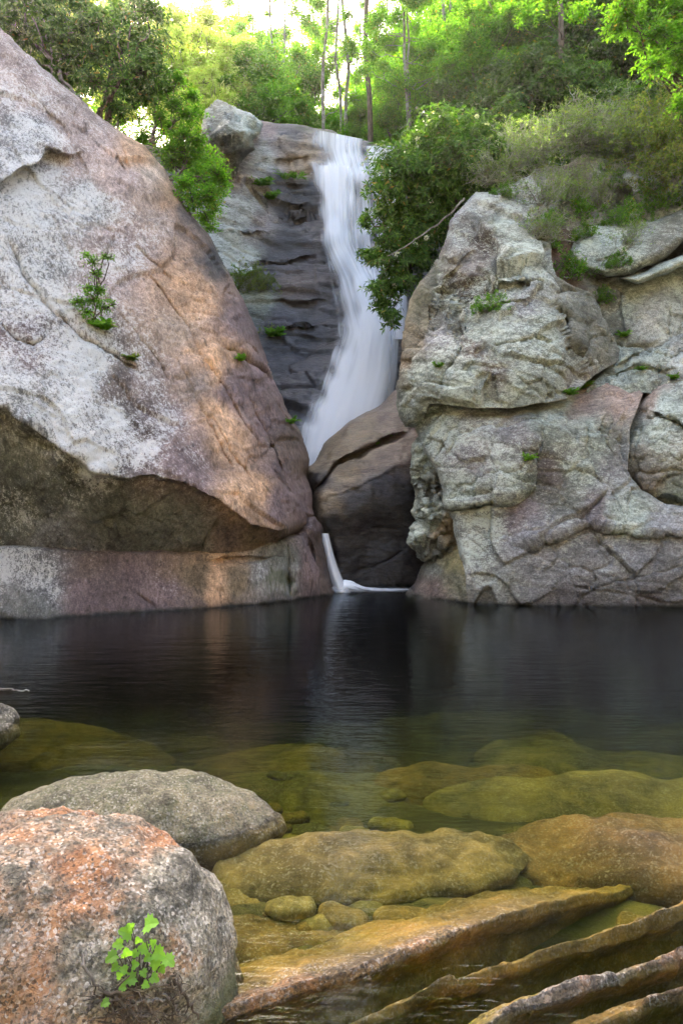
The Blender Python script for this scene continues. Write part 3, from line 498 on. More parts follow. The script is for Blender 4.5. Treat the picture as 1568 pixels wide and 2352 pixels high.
# back wall behind the fall
BW = [(250, 700), (300, 420), (400, 360), (470, 330), (520, 300), (590, 275), (640, 280), (700, 290), (760, 303), (830, 325), (900, 342), (1000, 345), (1100, 420), (1150, 700), (1100, 1100), (900, 1180), (600, 1180), (450, 1000), (350, 860)]
bw_d = [(250, 700, 20.5), (300, 420, 21.5), (400, 360, 22.8), (400, 600, 20.8), (500, 900, 19.5), (430, 480, 22.5), (470, 330, 24), (520, 300, 25.5), (590, 275, 26.3), (700, 290, 26.3), (830, 325, 25.8), (900, 342, 25.4), (1000, 345, 25), (1100, 420, 24), (600, 366, 25.2), (720, 375, 25.2), (600, 372, 24.7), (850, 390, 24.6), (500, 470, 22.6), (560, 520, 23), (640, 520, 24.0), (720, 520, 24.0), (850, 520, 23.6), (1000, 520, 23), (1150, 700, 22),
        (500, 640, 21.6), (560, 660, 22.0), (640, 660, 22.6), (740, 640, 22.7), (860, 680, 22.2), (600, 780, 21.4), (700, 780, 21.5), (820, 780, 21.0), (920, 780, 21.2), (650, 900, 20.2), (740, 900, 20.1), (850, 900, 19.6), (690, 1000, 18.9), (800, 1000, 18.6), (900, 1000, 18.8), (780, 1120, 17.6), (900, 1180, 17.4), (680, 1180, 18), (1100, 1100, 19)]
bw_p = [(500, 330, GREY, .4, .2, 0), (560, 310, PURP, .2, .05, .2), (620, 320, (0.17, .125, .125), .1, 0, .2), (670, 310, SLATE, .05, 0, .4), (600, 370, PALE, .35, 0, .1), (690, 375, (0.3, .22, .14), .1, 0, .3), (540, 400, (0.26, .22, .20), .35, .1, .1), (640, 420, SLATE, .1, .15, .5), (690, 450, DARKST, 0, .05, .7), (650, 490, DARKST, .05, .1, .6),
        (500, 470, PALE, .7, .1, 0), (520, 540, RGREY, .75, .1, 0), (560, 500, PALE, .5, .05, 0), (600, 520, (0.25, .22, .21), .25, .05, .2), (570, 590, RGREY, .7, .1, 0), (540, 640, RGREY, .75, .2, 0), (650, 560, DARKST, .05, 0, .6), (700, 600, (0.12, .10, .10), .05, 0, .6), (630, 620, SLATE, .12, .05, .5), (600, 680, RGREY, .4, .4, 0),
        (680, 660, (0.17, .13, .11), .05, 0, .5), (650, 740, SLATE, .08, .1, .6), (720, 740, DARKST, .02, 0, .8), (640, 830, SLATE, .05, .1, .6), (700, 850, SLATE, 0, .05, .8), (680, 950, SLATE, 0, .1, .7), (800, 600, DARKST, 0, 0, 1), (850, 850, DARKST, 0, 0, 1), (900, 400, DARKST, 0, 0, .9), (920, 820, DARKST, 0, 0, .9), (780, 1050, DARKST, 0, 0, 1), (1050, 700, OLIVE, .1, .4, .3)]
bwall = rock('cliff_wall', BW, bw_d, bw_p, m_bank, None, 3.6, 5, (16, .5), cracks=[([(560, 372), (640, 372), (720, 372)], 5, .3), ([(560, 410), (600, 470), (620, 510)], 6, .35), ([(630, 460), (680, 475), (720, 470)], 6, .3), ([(640, 520), (680, 505), (720, 490)], 9, .5), ([(560, 600), (640, 610), (740, 590)], 5, .25), ([(600, 690), (680, 700), (760, 690)], 5, .25), ([(620, 760), (740, 750)], 4, .2), ([(630, 420), (720, 430)], 4, .25)],
     steps=[([(560, 370), (640, 370), (720, 372), (860, 380)], .5, 40, 1), ([(470, 520), (560, 520), (640, 522), (720, 524), (860, 530)], .5, 45, 1), ([(540, 640), (640, 655), (760, 640)], .4, 40, 1), ([(600, 740), (760, 730)], .4, 40, 1), ([(640, 860), (780, 850)], .3, 40, 1)],
     big=(.2, 2.4), mid=(.06, .6), fine=(.014, .14), layers=(.17, (0, -7, 0), .62), facet=(.07, 2.2), back=2.0, seed=15.3, noroll=lambda u, v: v > 500, origin=P(780, 1100, 20) * [1, 1, 0])
tag(bwall, 'dark layered cliff face with pale lichen patch that the main waterfall runs down', 'cliff')
OB = [(458, 300), (470, 245), (500, 232), (540, 245), (580, 265), (606, 285), (600, 305), (580, 322), (584, 345), (560, 365), (548, 400), (525, 410), (500, 390), (470, 360)]
ob = rock('overhanging_boulder', OB, [(458, 300, 22.3), (470, 245, 23), (500, 232, 23.4), (540, 245, 23.4), (580, 265, 23.2), (606, 285, 23), (600, 305, 22.6), (520, 290, 21.7), (560, 300, 21.7), (580, 322, 22.4), (500, 318, 21.8), (510, 345, 22.4), (548, 345, 22.5), (530, 400, 23), (470, 360, 23)],
     [(500, 250, OLIVE, .5, .45, 0), (550, 270, RGREY, .55, .25, 0), (580, 290, RGREY, .5, .15, 0), (500, 290, OLIVE, .4, .3, 0), (520, 340, (0.2, .16, .12), .15, .3, 0), (550, 350, OLIVE, .3, .2, 0), (570, 345, DARKST, .1, .1, .2)], m_bank, None, 2.8, 6, (18, .7), big=(.2, 1), mid=(.12, .5), fine=(.03, .14), facet=(.12, .8), steps=[([(458, 318), (510, 322), (584, 318)], .5, 30, -1)], back=2.5, seed=16.2, origin=P(530, 390, 23))
tag(ob, 'pale lichened boulder jutting out above the bright green bush beside the waterfall', 'boulder')

# ---------------------------------------------------------------- ground: pool bed in front, wooded hillside behind
def ground_z(x, y):
    q = np.column_stack([x, y])
    up_p = [(-8, 17, 11.6), (-12, 18, 13), (-4.6, 17, 8.8), (-3, 17, 6.5), (-8, 22, 13.5), (-4, 22, 12.5), (-4, 26.5, 15.4), (0, 26.8, 15.5), (3, 26, 14.2), (2.4, 17, 7.2), (3.2, 17.5, 8.2), (5, 18, 9.3), (8, 18.3, 10.3), (8, 23, 14), (4.5, 22, 11.8), (14, 19, 13.5), (14, 26, 18.5), (9, 30, 18.5), (3, 32, 17),
            (0, 34, 17.2), (-6, 34, 18), (-14, 30, 19), (-25, 30, 24), (25, 30, 26), (0, 50, 21), (-20, 55, 28), (20, 55, 30), (0, 90, 34), (-60, 60, 34), (60, 60, 36), (-60, 0, 14), (60, 0, 14), (60, -60, 14), (-60, -60, 14), (-20, 14, 13), (20, 14, 14), (0, 130, 38)]
    up = rbf_fit([(a * 10, b * 10) for a, b, _ in up_p], [c for *_, c in up_p], q * 10)
    # plan line where the cliffs meet the upland
    xs = np.array([-80, -14, -9, -5.6, -5.0, -3.5, -1.2, 2.2, 3.4, 4.1, 5, 9, 14, 80]); ys = np.array([6, 12, 15.6, 16.2, 23.5, 26, 26.6, 26.4, 25.0, 16.6, 16.4, 17.5, 12, 6])
    y0 = np.interp(x, xs, ys)
    k = np.clip((y - y0) / 0.9, 0, 1); k = k * k * (3 - 2 * k)
    bed = np.interp(y, [-3, 0.4, 1.6, 2.5, 3.2, 4.0, 4.8, 6, 7.5, 9, 12, 30], [0.35, 0.0, -0.36, -0.30, -0.25, -0.32, -0.42, -0.56, -0.74, -0.98, -1.7, -2.8])
    bed = bed + 0.12 * np.clip(np.abs(x) - 3, 0, 6) * (y < 7)
    bed = bed + np.clip(-4 - y, 0, 30) * 0.85 + np.clip(np.abs(x) - 13, 0, 25) * 1.0      # unseen bare banks added behind and beside the camera to block low sky light
    p3 = np.column_stack([x, y, np.zeros(len(x))])
    bed = bed + (0.09 * fbm(p3 * [.5, 1, 1] / .9, 3) + .05 * ridged(p3 * [.4, 1, 1] / 1.0 + 4, 2)) * (y > .8); up = up + 0.5 * fbm(p3 / 4.0, 4) + .08 * fbm(p3 / .7, 3)
    return bed * (1 - k) + up * k
gx = np.concatenate([np.linspace(-300, -16, 24)[:-1], np.linspace(-16, -4, 50)[:-1], np.linspace(-4, 4, 130)[:-1], np.linspace(4, 16, 50)[:-1], np.linspace(16, 300, 24)])
gy = np.concatenate([np.linspace(-120, -4, 10)[:-1], np.linspace(-4, 1, 20)[:-1], np.linspace(1, 7, 130)[:-1], np.linspace(7, 36, 110)[:-1], np.linspace(36, 400, 40)])
GX, GY = np.meshgrid(gx, gy); X = np.column_stack([GX.ravel(), GY.ravel(), ground_z(GX.ravel(), GY.ravel())])
idx = np.arange(len(X)).reshape(GX.shape)
q = np.stack([idx[:-1, :-1], idx[:-1, 1:], idx[1:, 1:], idx[1:, :-1]], -1).reshape(-1, 4)
m, nt, out = new_mat('ground_litter_and_bed'); t = NT(nt)
geo = t.n('ShaderNodeNewGeometry'); pos = geo.outputs['Position']
sx = t.n('ShaderNodeSeparateXYZ'); t.L(pos, sx.inputs[0]); sn = t.n('ShaderNodeSeparateXYZ'); t.L(geo.outputs['Normal'], sn.inputs[0])
nA = t.noise(pos, 1.2, 5, .6); nB = t.noise(pos, 9, 6, .7); nC = t.noise(pos, 45, 3, .6)
lit = t.mix(t.ramp(nB, .35, .65), (0.055, 0.034, 0.020), (0.17, 0.10, 0.055)); lit = t.mix(t.ramp(nA, .42, .6), lit, (0.035, 0.06, 0.018))
rk = t.mix(t.ramp(nB, .3, .7), (0.09, 0.085, 0.07), (0.24, 0.235, 0.20))
nD = t.noise(t.mapping(pos, (0, 0, 8), (.6, 1.5, 1)), 1.7, 4, .6, .8)
bed = t.mix(t.ramp(nD, .34, .66), (0.07, 0.06, 0.025), (0.25, 0.195, 0.078)); bed = t.mix(t.ramp(nB, .35, .7, 0, .35), bed, (0.15, 0.13, 0.05))
col = t.mix(t.ramp(sn.outputs[2], .45, .72), rk, lit); col = t.mix(t.ramp(sx.outputs[2], 0.4, 0.1), col, bed)
b = t.n('ShaderNodeBsdfPrincipled'); t.L(col, b.inputs['Base Color']); b.inputs['Roughness'].default_value = .9
bp = t.n('ShaderNodeBump'); bp.inputs['Distance'].default_value = .06; bp.inputs['Strength'].default_value = .6
t.L(t.math('ADD', nB, t.math('MULTIPLY', nC, .3)), bp.inputs['Height']); t.L(bp.outputs[0], b.inputs['Normal']); t.L(b.outputs[0], out.inputs['Surface'])
m_ground = m
g_o = mesh_np('ground', X, q.ravel(), np.full(len(q), 4), m_ground, True); g_o['kind'] = 'structure'
def gz(x, y): return float(ground_z(np.array([x], float), np.array([y], float))[0])

# ---------------------------------------------------------------- stones in and round the shallow water
def river_rock_material(name):
    """dry granite above the water, smooth silt and algae below ('under')"""
    m, nt, out = new_mat(name); t = NT(nt)
    co = t.n('ShaderNodeTexCoord').outputs['Object']
    tint = t.attr('tint').outputs['Color']; under = t.attr('under').outputs['Fac']
    sp = t.n('ShaderNodeSeparateColor'); t.L(t.attr('mask').outputs['Color'], sp.inputs[0])
    org, moss, wet = sp.outputs
    nA = t.noise(co, 3.2, 4, .62, .6); nB = t.noise(co, 15, 5, .7, .4); nC = t.noise(co, 75, 3, .7)
    v1 = t.vor(co, 115); vq = t.n('ShaderNodeSeparateColor'); t.L(v1.outputs['Color'], vq.inputs[0])
    dry = t.math('SUBTRACT', 1.0, t.math('MULTIPLY', under, .65))
    col = t.mix(1.0, tint, t.mix(t.ramp(nA, .3, .7), (.50, .50, .48), (1.5, 1.42, 1.3)), 'MULTIPLY')
    col = t.mix(dry, col, t.mix(1.0, col, t.mix(t.ramp(nB, .3, .7), (.55, .54, .53), (1.4, 1.4, 1.4)), 'MULTIPLY'))
    col = t.mix(dry, col, t.mix(1.0, col, t.mix(t.ramp(nC, .32, .68), (.6, .6, .6), (1.4, 1.4, 1.4)), 'MULTIPLY'))
    os_ = t.math('ADD', t.math('MULTIPLY', nB, .55), t.math('MULTIPLY', nA, .55))
    of = t.ramp(t.math('ADD', os_, t.math('MULTIPLY', org, .5)), .66, .96); of = t.math('MULTIPLY', of, t.ramp(org, .03, .2))
    col = t.mix(t.math('MULTIPLY', of, .85), col, t.mix(t.ramp(nB, .3, .7), (0.30, 0.10, 0.035), (0.50, 0.24, 0.11)))
    gl = t.math('MULTIPLY', t.ramp(vq.outputs[0], .60, .95), t.ramp(nB, .35, .6))
    col = t.mix(t.math('MULTIPLY', t.math('MULTIPLY', gl, .75), dry), col, (0.66, 0.60, 0.54))
    gd = t.math('MULTIPLY', t.ramp(vq.outputs[1], .60, .9), t.ramp(nC, .3, .6))
    col = t.mix(t.math('MULTIPLY', t.math('MULTIPLY', gd, .8), dry), col, (0.04, 0.036, 0.032))
    crev = t.ramp(t.noise(co, 30, 4, .8, .6), .56, .66); col = t.mix(t.math('MULTIPLY', t.math('MULTIPLY', crev, .7), dry), col, (0.045, 0.04, 0.03))
    mf = t.ramp(t.math('ADD', t.math('ADD', t.math('MULTIPLY', nB, .5), t.math('MULTIPLY', nC, .3)), t.math('MULTIPLY', moss, .75)), .62, .95); mf = t.math('MULTIPLY', mf, t.ramp(moss, .03, .2))
    col = t.mix(t.math('MULTIPLY', mf, .85), col, t.mix(nC, (0.035, 0.042, 0.012), (0.13, 0.14, 0.05)))
    col = t.mix(wet, col, t.mix(1.0, col, (.40, .38, .36), 'MULTIPLY'))
    b = t.n('ShaderNodeBsdfPrincipled'); t.L(col, b.inputs['Base Color']); t.val(b.inputs['Roughness'], t.ramp(wet, 0, 1, .82, .3)); b.inputs['Specular IOR Level'].default_value = .35
    h = t.math('ADD', t.noise(co, 19, 4, .75, .4), t.math('MULTIPLY', nC, .22))
    bp = t.n('ShaderNodeBump'); bp.inputs['Distance'].default_value = .035; t.val(bp.inputs['Strength'], t.math('MULTIPLY', dry, .8))
    t.L(h, bp.inputs['Height']); t.L(bp.outputs[0], b.inputs['Normal']); t.L(b.outputs[0], out.inputs['Surface'])
    return m
m_river = river_rock_material('river_boulder_granite')

def blob(name, c, r, rotz=0, tilt=(0, 0), n=90, power=2.3, noise_a=(.08, .7, .03, .2), shape=None, paint=None, mat=None, seed=0.0, fine=(.006, .05), grooves=()):
    """a weathered stone: a superellipsoid, reshaped, dented and roughened"""
    th = np.linspace(0, math.pi, n + 1)[1:-1]; ph = np.linspace(0, 2 * math.pi, 2 * n, endpoint=False)
    T, Pq = np.meshgrid(th, ph, indexing='ij')
    d = np.stack([np.sin(T) * np.cos(Pq), np.sin(T) * np.sin(Pq), np.cos(T)], -1).reshape(-1, 3)
    d = np.concatenate([[[0, 0, 1]], d, [[0, 0, -1]]])
    s = (np.abs(d) ** power).sum(1) ** (-1 / power); U = d * s[:, None]
    if shape is not None: U = shape(U)
    Xl = U * np.array(r)
    nn = d / np.array(r); nn /= np.linalg.norm(nn, axis=1)[:, None]
    Xl = Xl + nn * (noise_a[0] * fbm(Xl / noise_a[1] + seed, 3) + noise_a[2] * fbm(Xl / noise_a[3] + seed + 9, 4))[:, None]
    Xl = Xl + nn * (fine[0] * fbm(Xl / fine[1] + seed, 3))[:, None]
    for (gp, gw, gd) in grooves:
        best = np.full(len(Xl), 9e9); gp = np.array(gp, float)
        for A, B in zip(gp[:-1], gp[1:]):
            e = B - A; t_ = np.clip(((Xl - A) @ e) / (e @ e), 0, 1); best = np.minimum(best, np.linalg.norm(Xl - (A + t_[:, None] * e), axis=1))
        Xl = Xl - nn * (gd * np.exp(-(best / gw) ** 2))[:, None]
    R = rotm(tilt[0], tilt[1], rotz); Xw = Xl @ R.T + np.array(c)
    N = len(th); M = 2 * n
    ring = 1 + np.arange(N * M).reshape(N, M)
    a = ring[:-1]; b_ = np.roll(ring, -1, 1)[:-1]; c2 = np.roll(ring, -1, 1)[1:]; d2 = ring[1:]
    quads = np.stack([a, d2, c2, b_], -1).reshape(-1, 4)
    top = np.column_stack([np.zeros(M, int), ring[0], np.roll(ring[0], -1)]); bot = np.column_stack([np.full(M, N * M + 1), np.roll(ring[-1], -1), ring[-1]])
    flat = np.concatenate([quads.ravel(), top.ravel(), bot.ravel()]); tot = np.concatenate([np.full(len(quads), 4), np.full(2 * M, 3)])
    tint, mask = paint(Xw, Xl, nn @ R.T) if paint else (np.tile([.3, .27, .24], (len(Xw), 1)), np.zeros((len(Xw), 3)))
    return mesh_np(name, Xw, flat, tot, mat or m_river, True, {'tint': np.clip(tint, 0, 1), 'mask': np.clip(mask, 0, 1), 'under': np.repeat(band(-Xw[:, 2], -.01, .05)[:, None], 3, 1)}, origin=np.array(c))

def band(x, a, b): return np.clip((x - a) / (b - a), 0, 1)
def river_paint(base, org=0.0, moss=0.0, wl=0.0, gold=(0.22, 0.155, 0.06), seed=0.0, orgf=None, mossf=None):
    def f(Xw, Xl, n):
        N = len(Xw); k = fbm(Xw / .35 + seed, 3)
        under = band(-Xw[:, 2] + .02 * k, -.01, .03)[:, None]
        tint = np.array(base) * (1 - under) + np.array(gold) * under
        mk = np.zeros((N, 3)); mk[:, 0] = org * (1 - under[:, 0]); mk[:, 1] = moss * (1 - under[:, 0])
        if orgf is not None: mk[:, 0] = orgf(Xw, Xl, n) * (1 - under[:, 0])
        if mossf is not None: mk[:, 1] = mossf(Xw, Xl, n) * (1 - under[:, 0])
        mk[:, 2] = wl * np.exp(-np.clip(Xw[:, 2] - .0, 0, 9) / .03) * (1 - under[:, 0])
        return tint, mk
    return f
# the big rusty boulder by the camera
bA = blob('boulder', (-0.97, 2.34, 0.0), (0.63, 0.50, 0.53), 4, (0, 6), 130, 2.15, (.055, .55, .02, .16), None,
     river_paint((0.25, 0.235, 0.20), wl=.6, seed=3, orgf=lambda X, l, n: (.45 + .6 * band(fbm(X / .4 + 4, 3), -.2, .35)) * band(-.55 - X[:, 0] + .25 * fbm(X / .3, 2), -.1, .25),
                 mossf=lambda X, l, n: .75 * band(n[:, 0] + .3 * fbm(X / .3, 3), .55, .9) * band(.5 - n[:, 2], 0, .5) + .25 * band(.15 - X[:, 2], 0, .2)), seed=21.0, fine=(.006, .04),
     grooves=[([(-.5, -.25, .40), (-.25, .0, .50), (-.02, .2, .50), (.1, .35, .45)], .05, .05), ([(-.2, -.5, -.1), (-.45, -.4, 0), (-.6, -.2, .0)], .03, .04)])
tag(bA, 'big round granite boulder with rusty orange stains and a leafy seedling at its foot', 'boulder')
bB = blob('boulder', (-1.06, 3.60, -0.055), (0.77, 0.40, 0.245), 2, (0, 1), 110, 2.2, (.04, .5, .016, .15), lambda U: U * np.column_stack([np.ones(len(U)), 1 - .35 * np.clip(U[:, 0], 0, 1), 1 - .30 * np.clip(U[:, 0], 0, 1) ** 1.5]),
     river_paint((0.22, 0.195, 0.15), org=.16, wl=.8, seed=7, mossf=lambda X, l, n: .30 + .45 * band(.55 - n[:, 2] + .4 * fbm(X / .3 + 2, 3), 0, .8) + .18), seed=33.0)
tag(bB, 'long low mossy grey boulder resting in the water behind the rusty one', 'boulder')
bC = blob('boulder', (0.16, 3.40, -0.172), (0.80, 0.30, 0.105), 9, (3, 1), 80, 2.1, (.04, .4, .018, .15), None, river_paint((0.24, 0.19, 0.12), org=.25, moss=.12, wl=1.0, seed=2), seed=41.0)
tag(bC, 'small wet brown rock top barely breaking the water surface', 'boulder')
bD = blob('boulder', (1.78, 3.55, -0.228), (1.1, 0.42, 0.145), -12, (-5, -4), 100, 2.4, (.06, .5, .025, .18), None, river_paint((0.25, 0.155, 0.085), org=.5, moss=.1, wl=1.0, gold=(0.20, 0.115, 0.05), seed=5), seed=52.0)
tag(bD, 'broad reddish brown slab just under the water with one end above it', 'boulder')
bE = blob('boulder', (-2.80, 5.2, -0.05), (0.36, 0.36, 0.17), 0, (0, 6), 60, 2.1, (.05, .4, .03, .2), None, river_paint((0.11, 0.10, 0.08), org=.1, moss=.35, wl=.5, seed=8), seed=57.0)
tag(bE, 'dark rough boulder at the pool edge with the bare stick beyond it', 'boulder')
# sunken stones: (px, py on the water surface, depth of top, radii, turn)
sunk = [(560, 1745, -.40, (.75, .40, .20), 8), (720, 1800, -.32, (.70, .36, .16), 3), (150, 1700, -.22, (.85, .5, .2), -14), (1040, 1665, -.58, (.85, .5, .22), 12), (1180, 1690, -.50, (.5, .34, .2), -6), (1420, 1745, -.36, (1.0, .5, .26), -9),
        (1090, 1790, -.24, (.80, .36, .15), 4), (1420, 1815, -.12, (1.1, .33, .18), -4), (650, 1990, -.14, (.62, .24, .14), 10), (985, 1995, -.13, (.52, .17, .14), 16), (1190, 1960, -.22, (.18, .13, .08), 10), (1260, 1975, -.22, (.13, .1, .07), -20), (1120, 2000, -.24, (.12, .1, .06), 30), (855, 2080, -.13, (.17, .10, .09), 5),
        (700, 2110, -.16, (.42, .18, .10), 10), (1010, 2060, -.22, (.14, .1, .07), 0), (380, 1690, -.5, (.55, .34, .2), 5), (1330, 1640, -.66, (.7, .45, .2), -5), (1500, 2010, -.15, (.35, .2, .1), 12), (620, 2180, -.14, (.35, .14, .08), 12), (880, 1740, -.46, (.45, .34, .15), 0), (250, 1790, -.25, (.5, .3, .15), 0)]
for i, (u, v, zt, r, rz) in enumerate(sunk):
    D = DW(v, zt); c = P(u, v, D); zb = gz(c[0], c[1]); zt = min(zt, zb + .035 + .1 * r[1]); D = DW(v, zt); c = P(u, v, D); r = (r[0] * 1.15, r[1] * 1.15, .16); c[2] = zt - r[2]
    o = blob('sunken_stone', c, r, rz, ((i % 4 - 1.5) * 3, (i % 3 - 1) * 3), 50, 2.6, (.06, .6, .012, .2), (lambda U, a=.3 * math.sin(i * 2.1), b=.3 * math.cos(i * 1.7): U * np.column_stack([np.ones(len(U)), 1 + a * U[:, 0], 1 + b * U[:, 0]])), river_paint((.3, .22, .1), gold=[(0.24, 0.17, 0.062), (0.19, 0.155, 0.058), (0.25, 0.155, 0.055), (0.21, 0.165, 0.066)][i % 4], seed=i), seed=60.0 + i * 3.7)
    tag(o, 'smooth golden stone lying under the clear water of the pool', 'stone', 'stones lying under the water')

rs2 = np.random.RandomState(91)
for i in range(70):
    u, v = rs2.uniform(560, 1600), rs2.uniform(1730, 2140); r0 = rs2.uniform(.03, .085); zt = -.22
    c = P(u, v, DW(v, zt)); c[2] = gz(c[0], c[1]) + r0 * .12
    if np.hypot((c[0] - .16) / .9, (c[1] - 3.38) / .36) < 1 or np.hypot((c[0] - 1.7) / 1.35, (c[1] - 3.55) / .6) < 1 or c[2] + r0 * .5 > -.06: continue
    o = blob('pebble', c, (r0 * rs2.uniform(1.2, 2.0), r0, r0 * .5), rs2.uniform(-30, 30), (0, 0), 16, 2.7, (.02, .2, .006, .08), None, river_paint((.3, .22, .1), gold=[(0.26, 0.17, 0.055), (0.13, 0.115, 0.05), (0.33, 0.25, 0.10)][i % 3], seed=i), seed=160.0 + i * 2.3, fine=(.002, .03))
    tag(o, ('small amber stone on the bed between the sunken slabs', 'small dark stone on the bed between the sunken slabs', 'small pale stone on the bed between the sunken slabs')[i % 3], 'stone', ('amber', 'dark', 'pale')[i % 3] + ' small stones on the pool bed')

# tilted bedrock fins: a crest line in plan with height, gentle far side, steep near side
def fin(name, crest, label, far_w=.55, far_d=.28, near_d=.35, seed=0.0, wet=.6, base=(0.33, .225, .12), gold=(.30, .19, .06)):
    crest = np.array([np.append(P(u, v, DW(v, z))[:2], z) for u, v, z in crest])
    k = np.linspace(0, len(crest) - 1, 220); C = np.column_stack([np.interp(k, np.arange(len(crest)), crest[:, i]) for i in range(3)])
    for _ in range(12): C[1:-1] = (C[:-2] + 2 * C[1:-1] + C[2:]) / 4
    tdir = np.gradient(C[:, :2], axis=0); tdir /= np.linalg.norm(tdir, axis=1)[:, None]; nrm = np.column_stack([-tdir[:, 1], tdir[:, 0]])   # towards the far side
    s = np.concatenate([np.linspace(-1, 0, 22)[:-1], np.linspace(0, 1, 46)]); rows = []
    prof_n = np.array([[-.08, -near_d], [-.02, -.12], [.0, -.035], [0, 0]])
    for sv in s:
        if sv <= 0: off = np.interp(sv, [-1, -.4, -.15, 0], [-.02, .05, -.012, 0]); dz = np.interp(sv, [-1, -.4, -.15, 0], [-near_d, -.14, -.04, 0])
        else: off = far_w * sv; dz = -far_d * sv ** 1.1
        rows.append(np.column_stack([C[:, :2] + nrm * off, C[:, 2] + dz]))
    X = np.stack(rows, 1).reshape(-1, 3); nr, ns = len(C), len(s)
    S = np.tile(s, nr); W = np.repeat(np.linspace(0, 1, nr), ns)
    q = X * np.array([1, 1, 1]); along = np.repeat(np.cumsum(np.r_[0, np.linalg.norm(np.diff(C, axis=0), axis=1)]), ns)
    st = np.column_stack([along * 1.6, S * 5, np.full(len(X), seed)])
    dz = .016 * fbm(st, 3) + .009 * fbm(X / .07 + seed, 4) + .014 * fbm(np.column_stack([along * 4, S * .6, np.full(len(X), seed + 3)]), 3)
    rk_ = np.random.RandomState(int(seed)); cut = np.sort(rk_.uniform(.05, along.max(), 6)); skw = .12 * S + .03 * fbm(X / .08 + seed, 2); blk = np.searchsorted(cut, along + skw)
    dz = dz + (rk_.normal(size=7) * .008)[blk] * np.exp(-np.clip(S, 0, 1) * 2.5)
    for ck in cut: dz = dz - rk_.uniform(.004, .014) * np.exp(-((along + skw - ck) / .009) ** 2) * (S < .4)
    X[:, 2] += dz - .02; X[:, :2] += np.repeat(nrm, ns, 0) * (.010 * fbm(np.column_stack([along * 4, S * 2, np.full(len(X), seed + 5)]), 3))[:, None] * (S < .3)[:, None]
    idx = np.arange(nr * ns).reshape(nr, ns)
    quads = np.stack([idx[:-1, :-1], idx[1:, :-1], idx[1:, 1:], idx[:-1, 1:]], -1).reshape(-1, 4)
    lo = X.copy(); rim = np.concatenate([idx[0], idx[1:, -1], idx[-1, -2::-1], idx[-2:0:-1, 0]])
    Xb = X[rim].copy(); Xb[:, 2] = X[:, 2].min() - .25; n0 = len(X); bi = n0 + np.arange(len(rim)); rn = np.roll(rim, -1); bn = np.roll(bi, -1)
    cen = Xb.mean(0); V = np.concatenate([X, Xb, [cen]]); side = np.column_stack([rim, bi, bn, rn]); tri = np.column_stack([bi, np.full(len(bi), len(V) - 1), bn])
    k = fbm(V / .3 + seed, 3); under = band(-V[:, 2] + .015 * k, -.005, .03)[:, None]
    tint = np.array(base) * (1 - under) + np.array(gold) * under
    mk = np.zeros((len(V), 3)); mk[:, 0] = .55 * band(k, -.3, .3) * (1 - under[:, 0] * .4); mk[:, 2] = wet * (1 - under[:, 0]) * band(k, -.5, .4); mk[:, 1] = .12 * band(fbm(V / .4 + 9, 3), .1, .4)
    o = mesh_np(name, V, np.concatenate([quads.ravel(), side.ravel(), tri.ravel()]), np.concatenate([np.full(len(quads) + len(side), 4), np.full(len(tri), 3)]), m_river, True, {'tint': tint, 'mask': np.clip(mk, 0, 1), 'under': under.repeat(3, 1)}, origin=C.mean(0) * [1, 1, 0])
    return tag(o, label, 'rock')
fin('bedrock_fin', [(380, 2400, .0), (450, 2330, .035), (560, 2290, .045), (700, 2240, .05), (800, 2215, .045), (870, 2195, .035), (960, 2155, .03), (1040, 2120, .03), (1130, 2090, .015), (1250, 2060, -.02), (1370, 2036, -.08), (1460, 2025, -.16), (1540, 2022, -.28), (1600, 2022, -.36)], 'long wet bedrock ridge crossing from the rusty boulder out into the shallows', .46, .19, .42, 71.0)
fin('bedrock_fin', [(700, 2420, -.02), (800, 2345, -.02), (900, 2295, -.02), (1000, 2250, -.01), (1100, 2215, -.01), (1200, 2185, -.01), (1300, 2150, -.01), (1420, 2115, -.0), (1568, 2065, 0), (1750, 2010, -.02)], 'narrow orange bedrock ridge lying just under the shallow water', .17, .18, .42, 83.0, .7)
fin('bedrock_fin', [(1000, 2420, -.01), (1100, 2350, .005), (1170, 2300, .02), (1240, 2270, .045), (1320, 2245, .05), (1400, 2225, .025), (1480, 2205, .02), (1568, 2180, .03), (1720, 2140, .03)], 'rough grey bedrock ridge with one dry hump above the shallows', .16, .16, .42, 95.0, .5, (0.29, .25, .22), (.29, .21, .07))
fin('bedrock_fin', [(1180, 2450, -.03), (1280, 2360, -.02), (1400, 2310, -.01), (1500, 2275, .015), (1568, 2255, .02), (1750, 2210, .02)], 'rust brown bedrock ridge beside the rough grey one', .12, .14, .42, 99.0, .6, (0.27, .17, .09), (.25, .15, .055))

# ---------------------------------------------------------------- water of the pool: a body with a clear surface and tea-green absorption
m_water, nt, out = new_mat('pool_water'); t = NT(nt)
geo = t.n('ShaderNodeNewGeometry'); pos = geo.outputs['Position']
r1 = t.noise(t.mapping(pos, (0, 0, 4), (1.0, 3.2, 1)), 1.6, 3, .55); r2 = t.noise(t.mapping(pos, (0, 0, -6), (1.6, 7.0, 1)), 2.6, 3, .6)
hh = t.math('ADD', t.math('MULTIPLY', r1, 1.0), t.math('MULTIPLY', r2, .55))
bp = t.n('ShaderNodeBump'); bp.inputs['Distance'].default_value = .02; bp.inputs['Strength'].default_value = .42; t.L(hh, bp.inputs['Height'])
fr = t.n('ShaderNodeFresnel'); fr.inputs['IOR'].default_value = 1.33; t.L(bp.outputs[0], fr.inputs['Normal'])
gl = t.n('ShaderNodeBsdfGlossy'); gl.inputs['Roughness'].default_value = .08; gl.inputs['Color'].default_value = (.9, .95, 1, 1); t.L(bp.outputs[0], gl.inputs['Normal'])
tr = t.n('ShaderNodeBsdfTransparent')
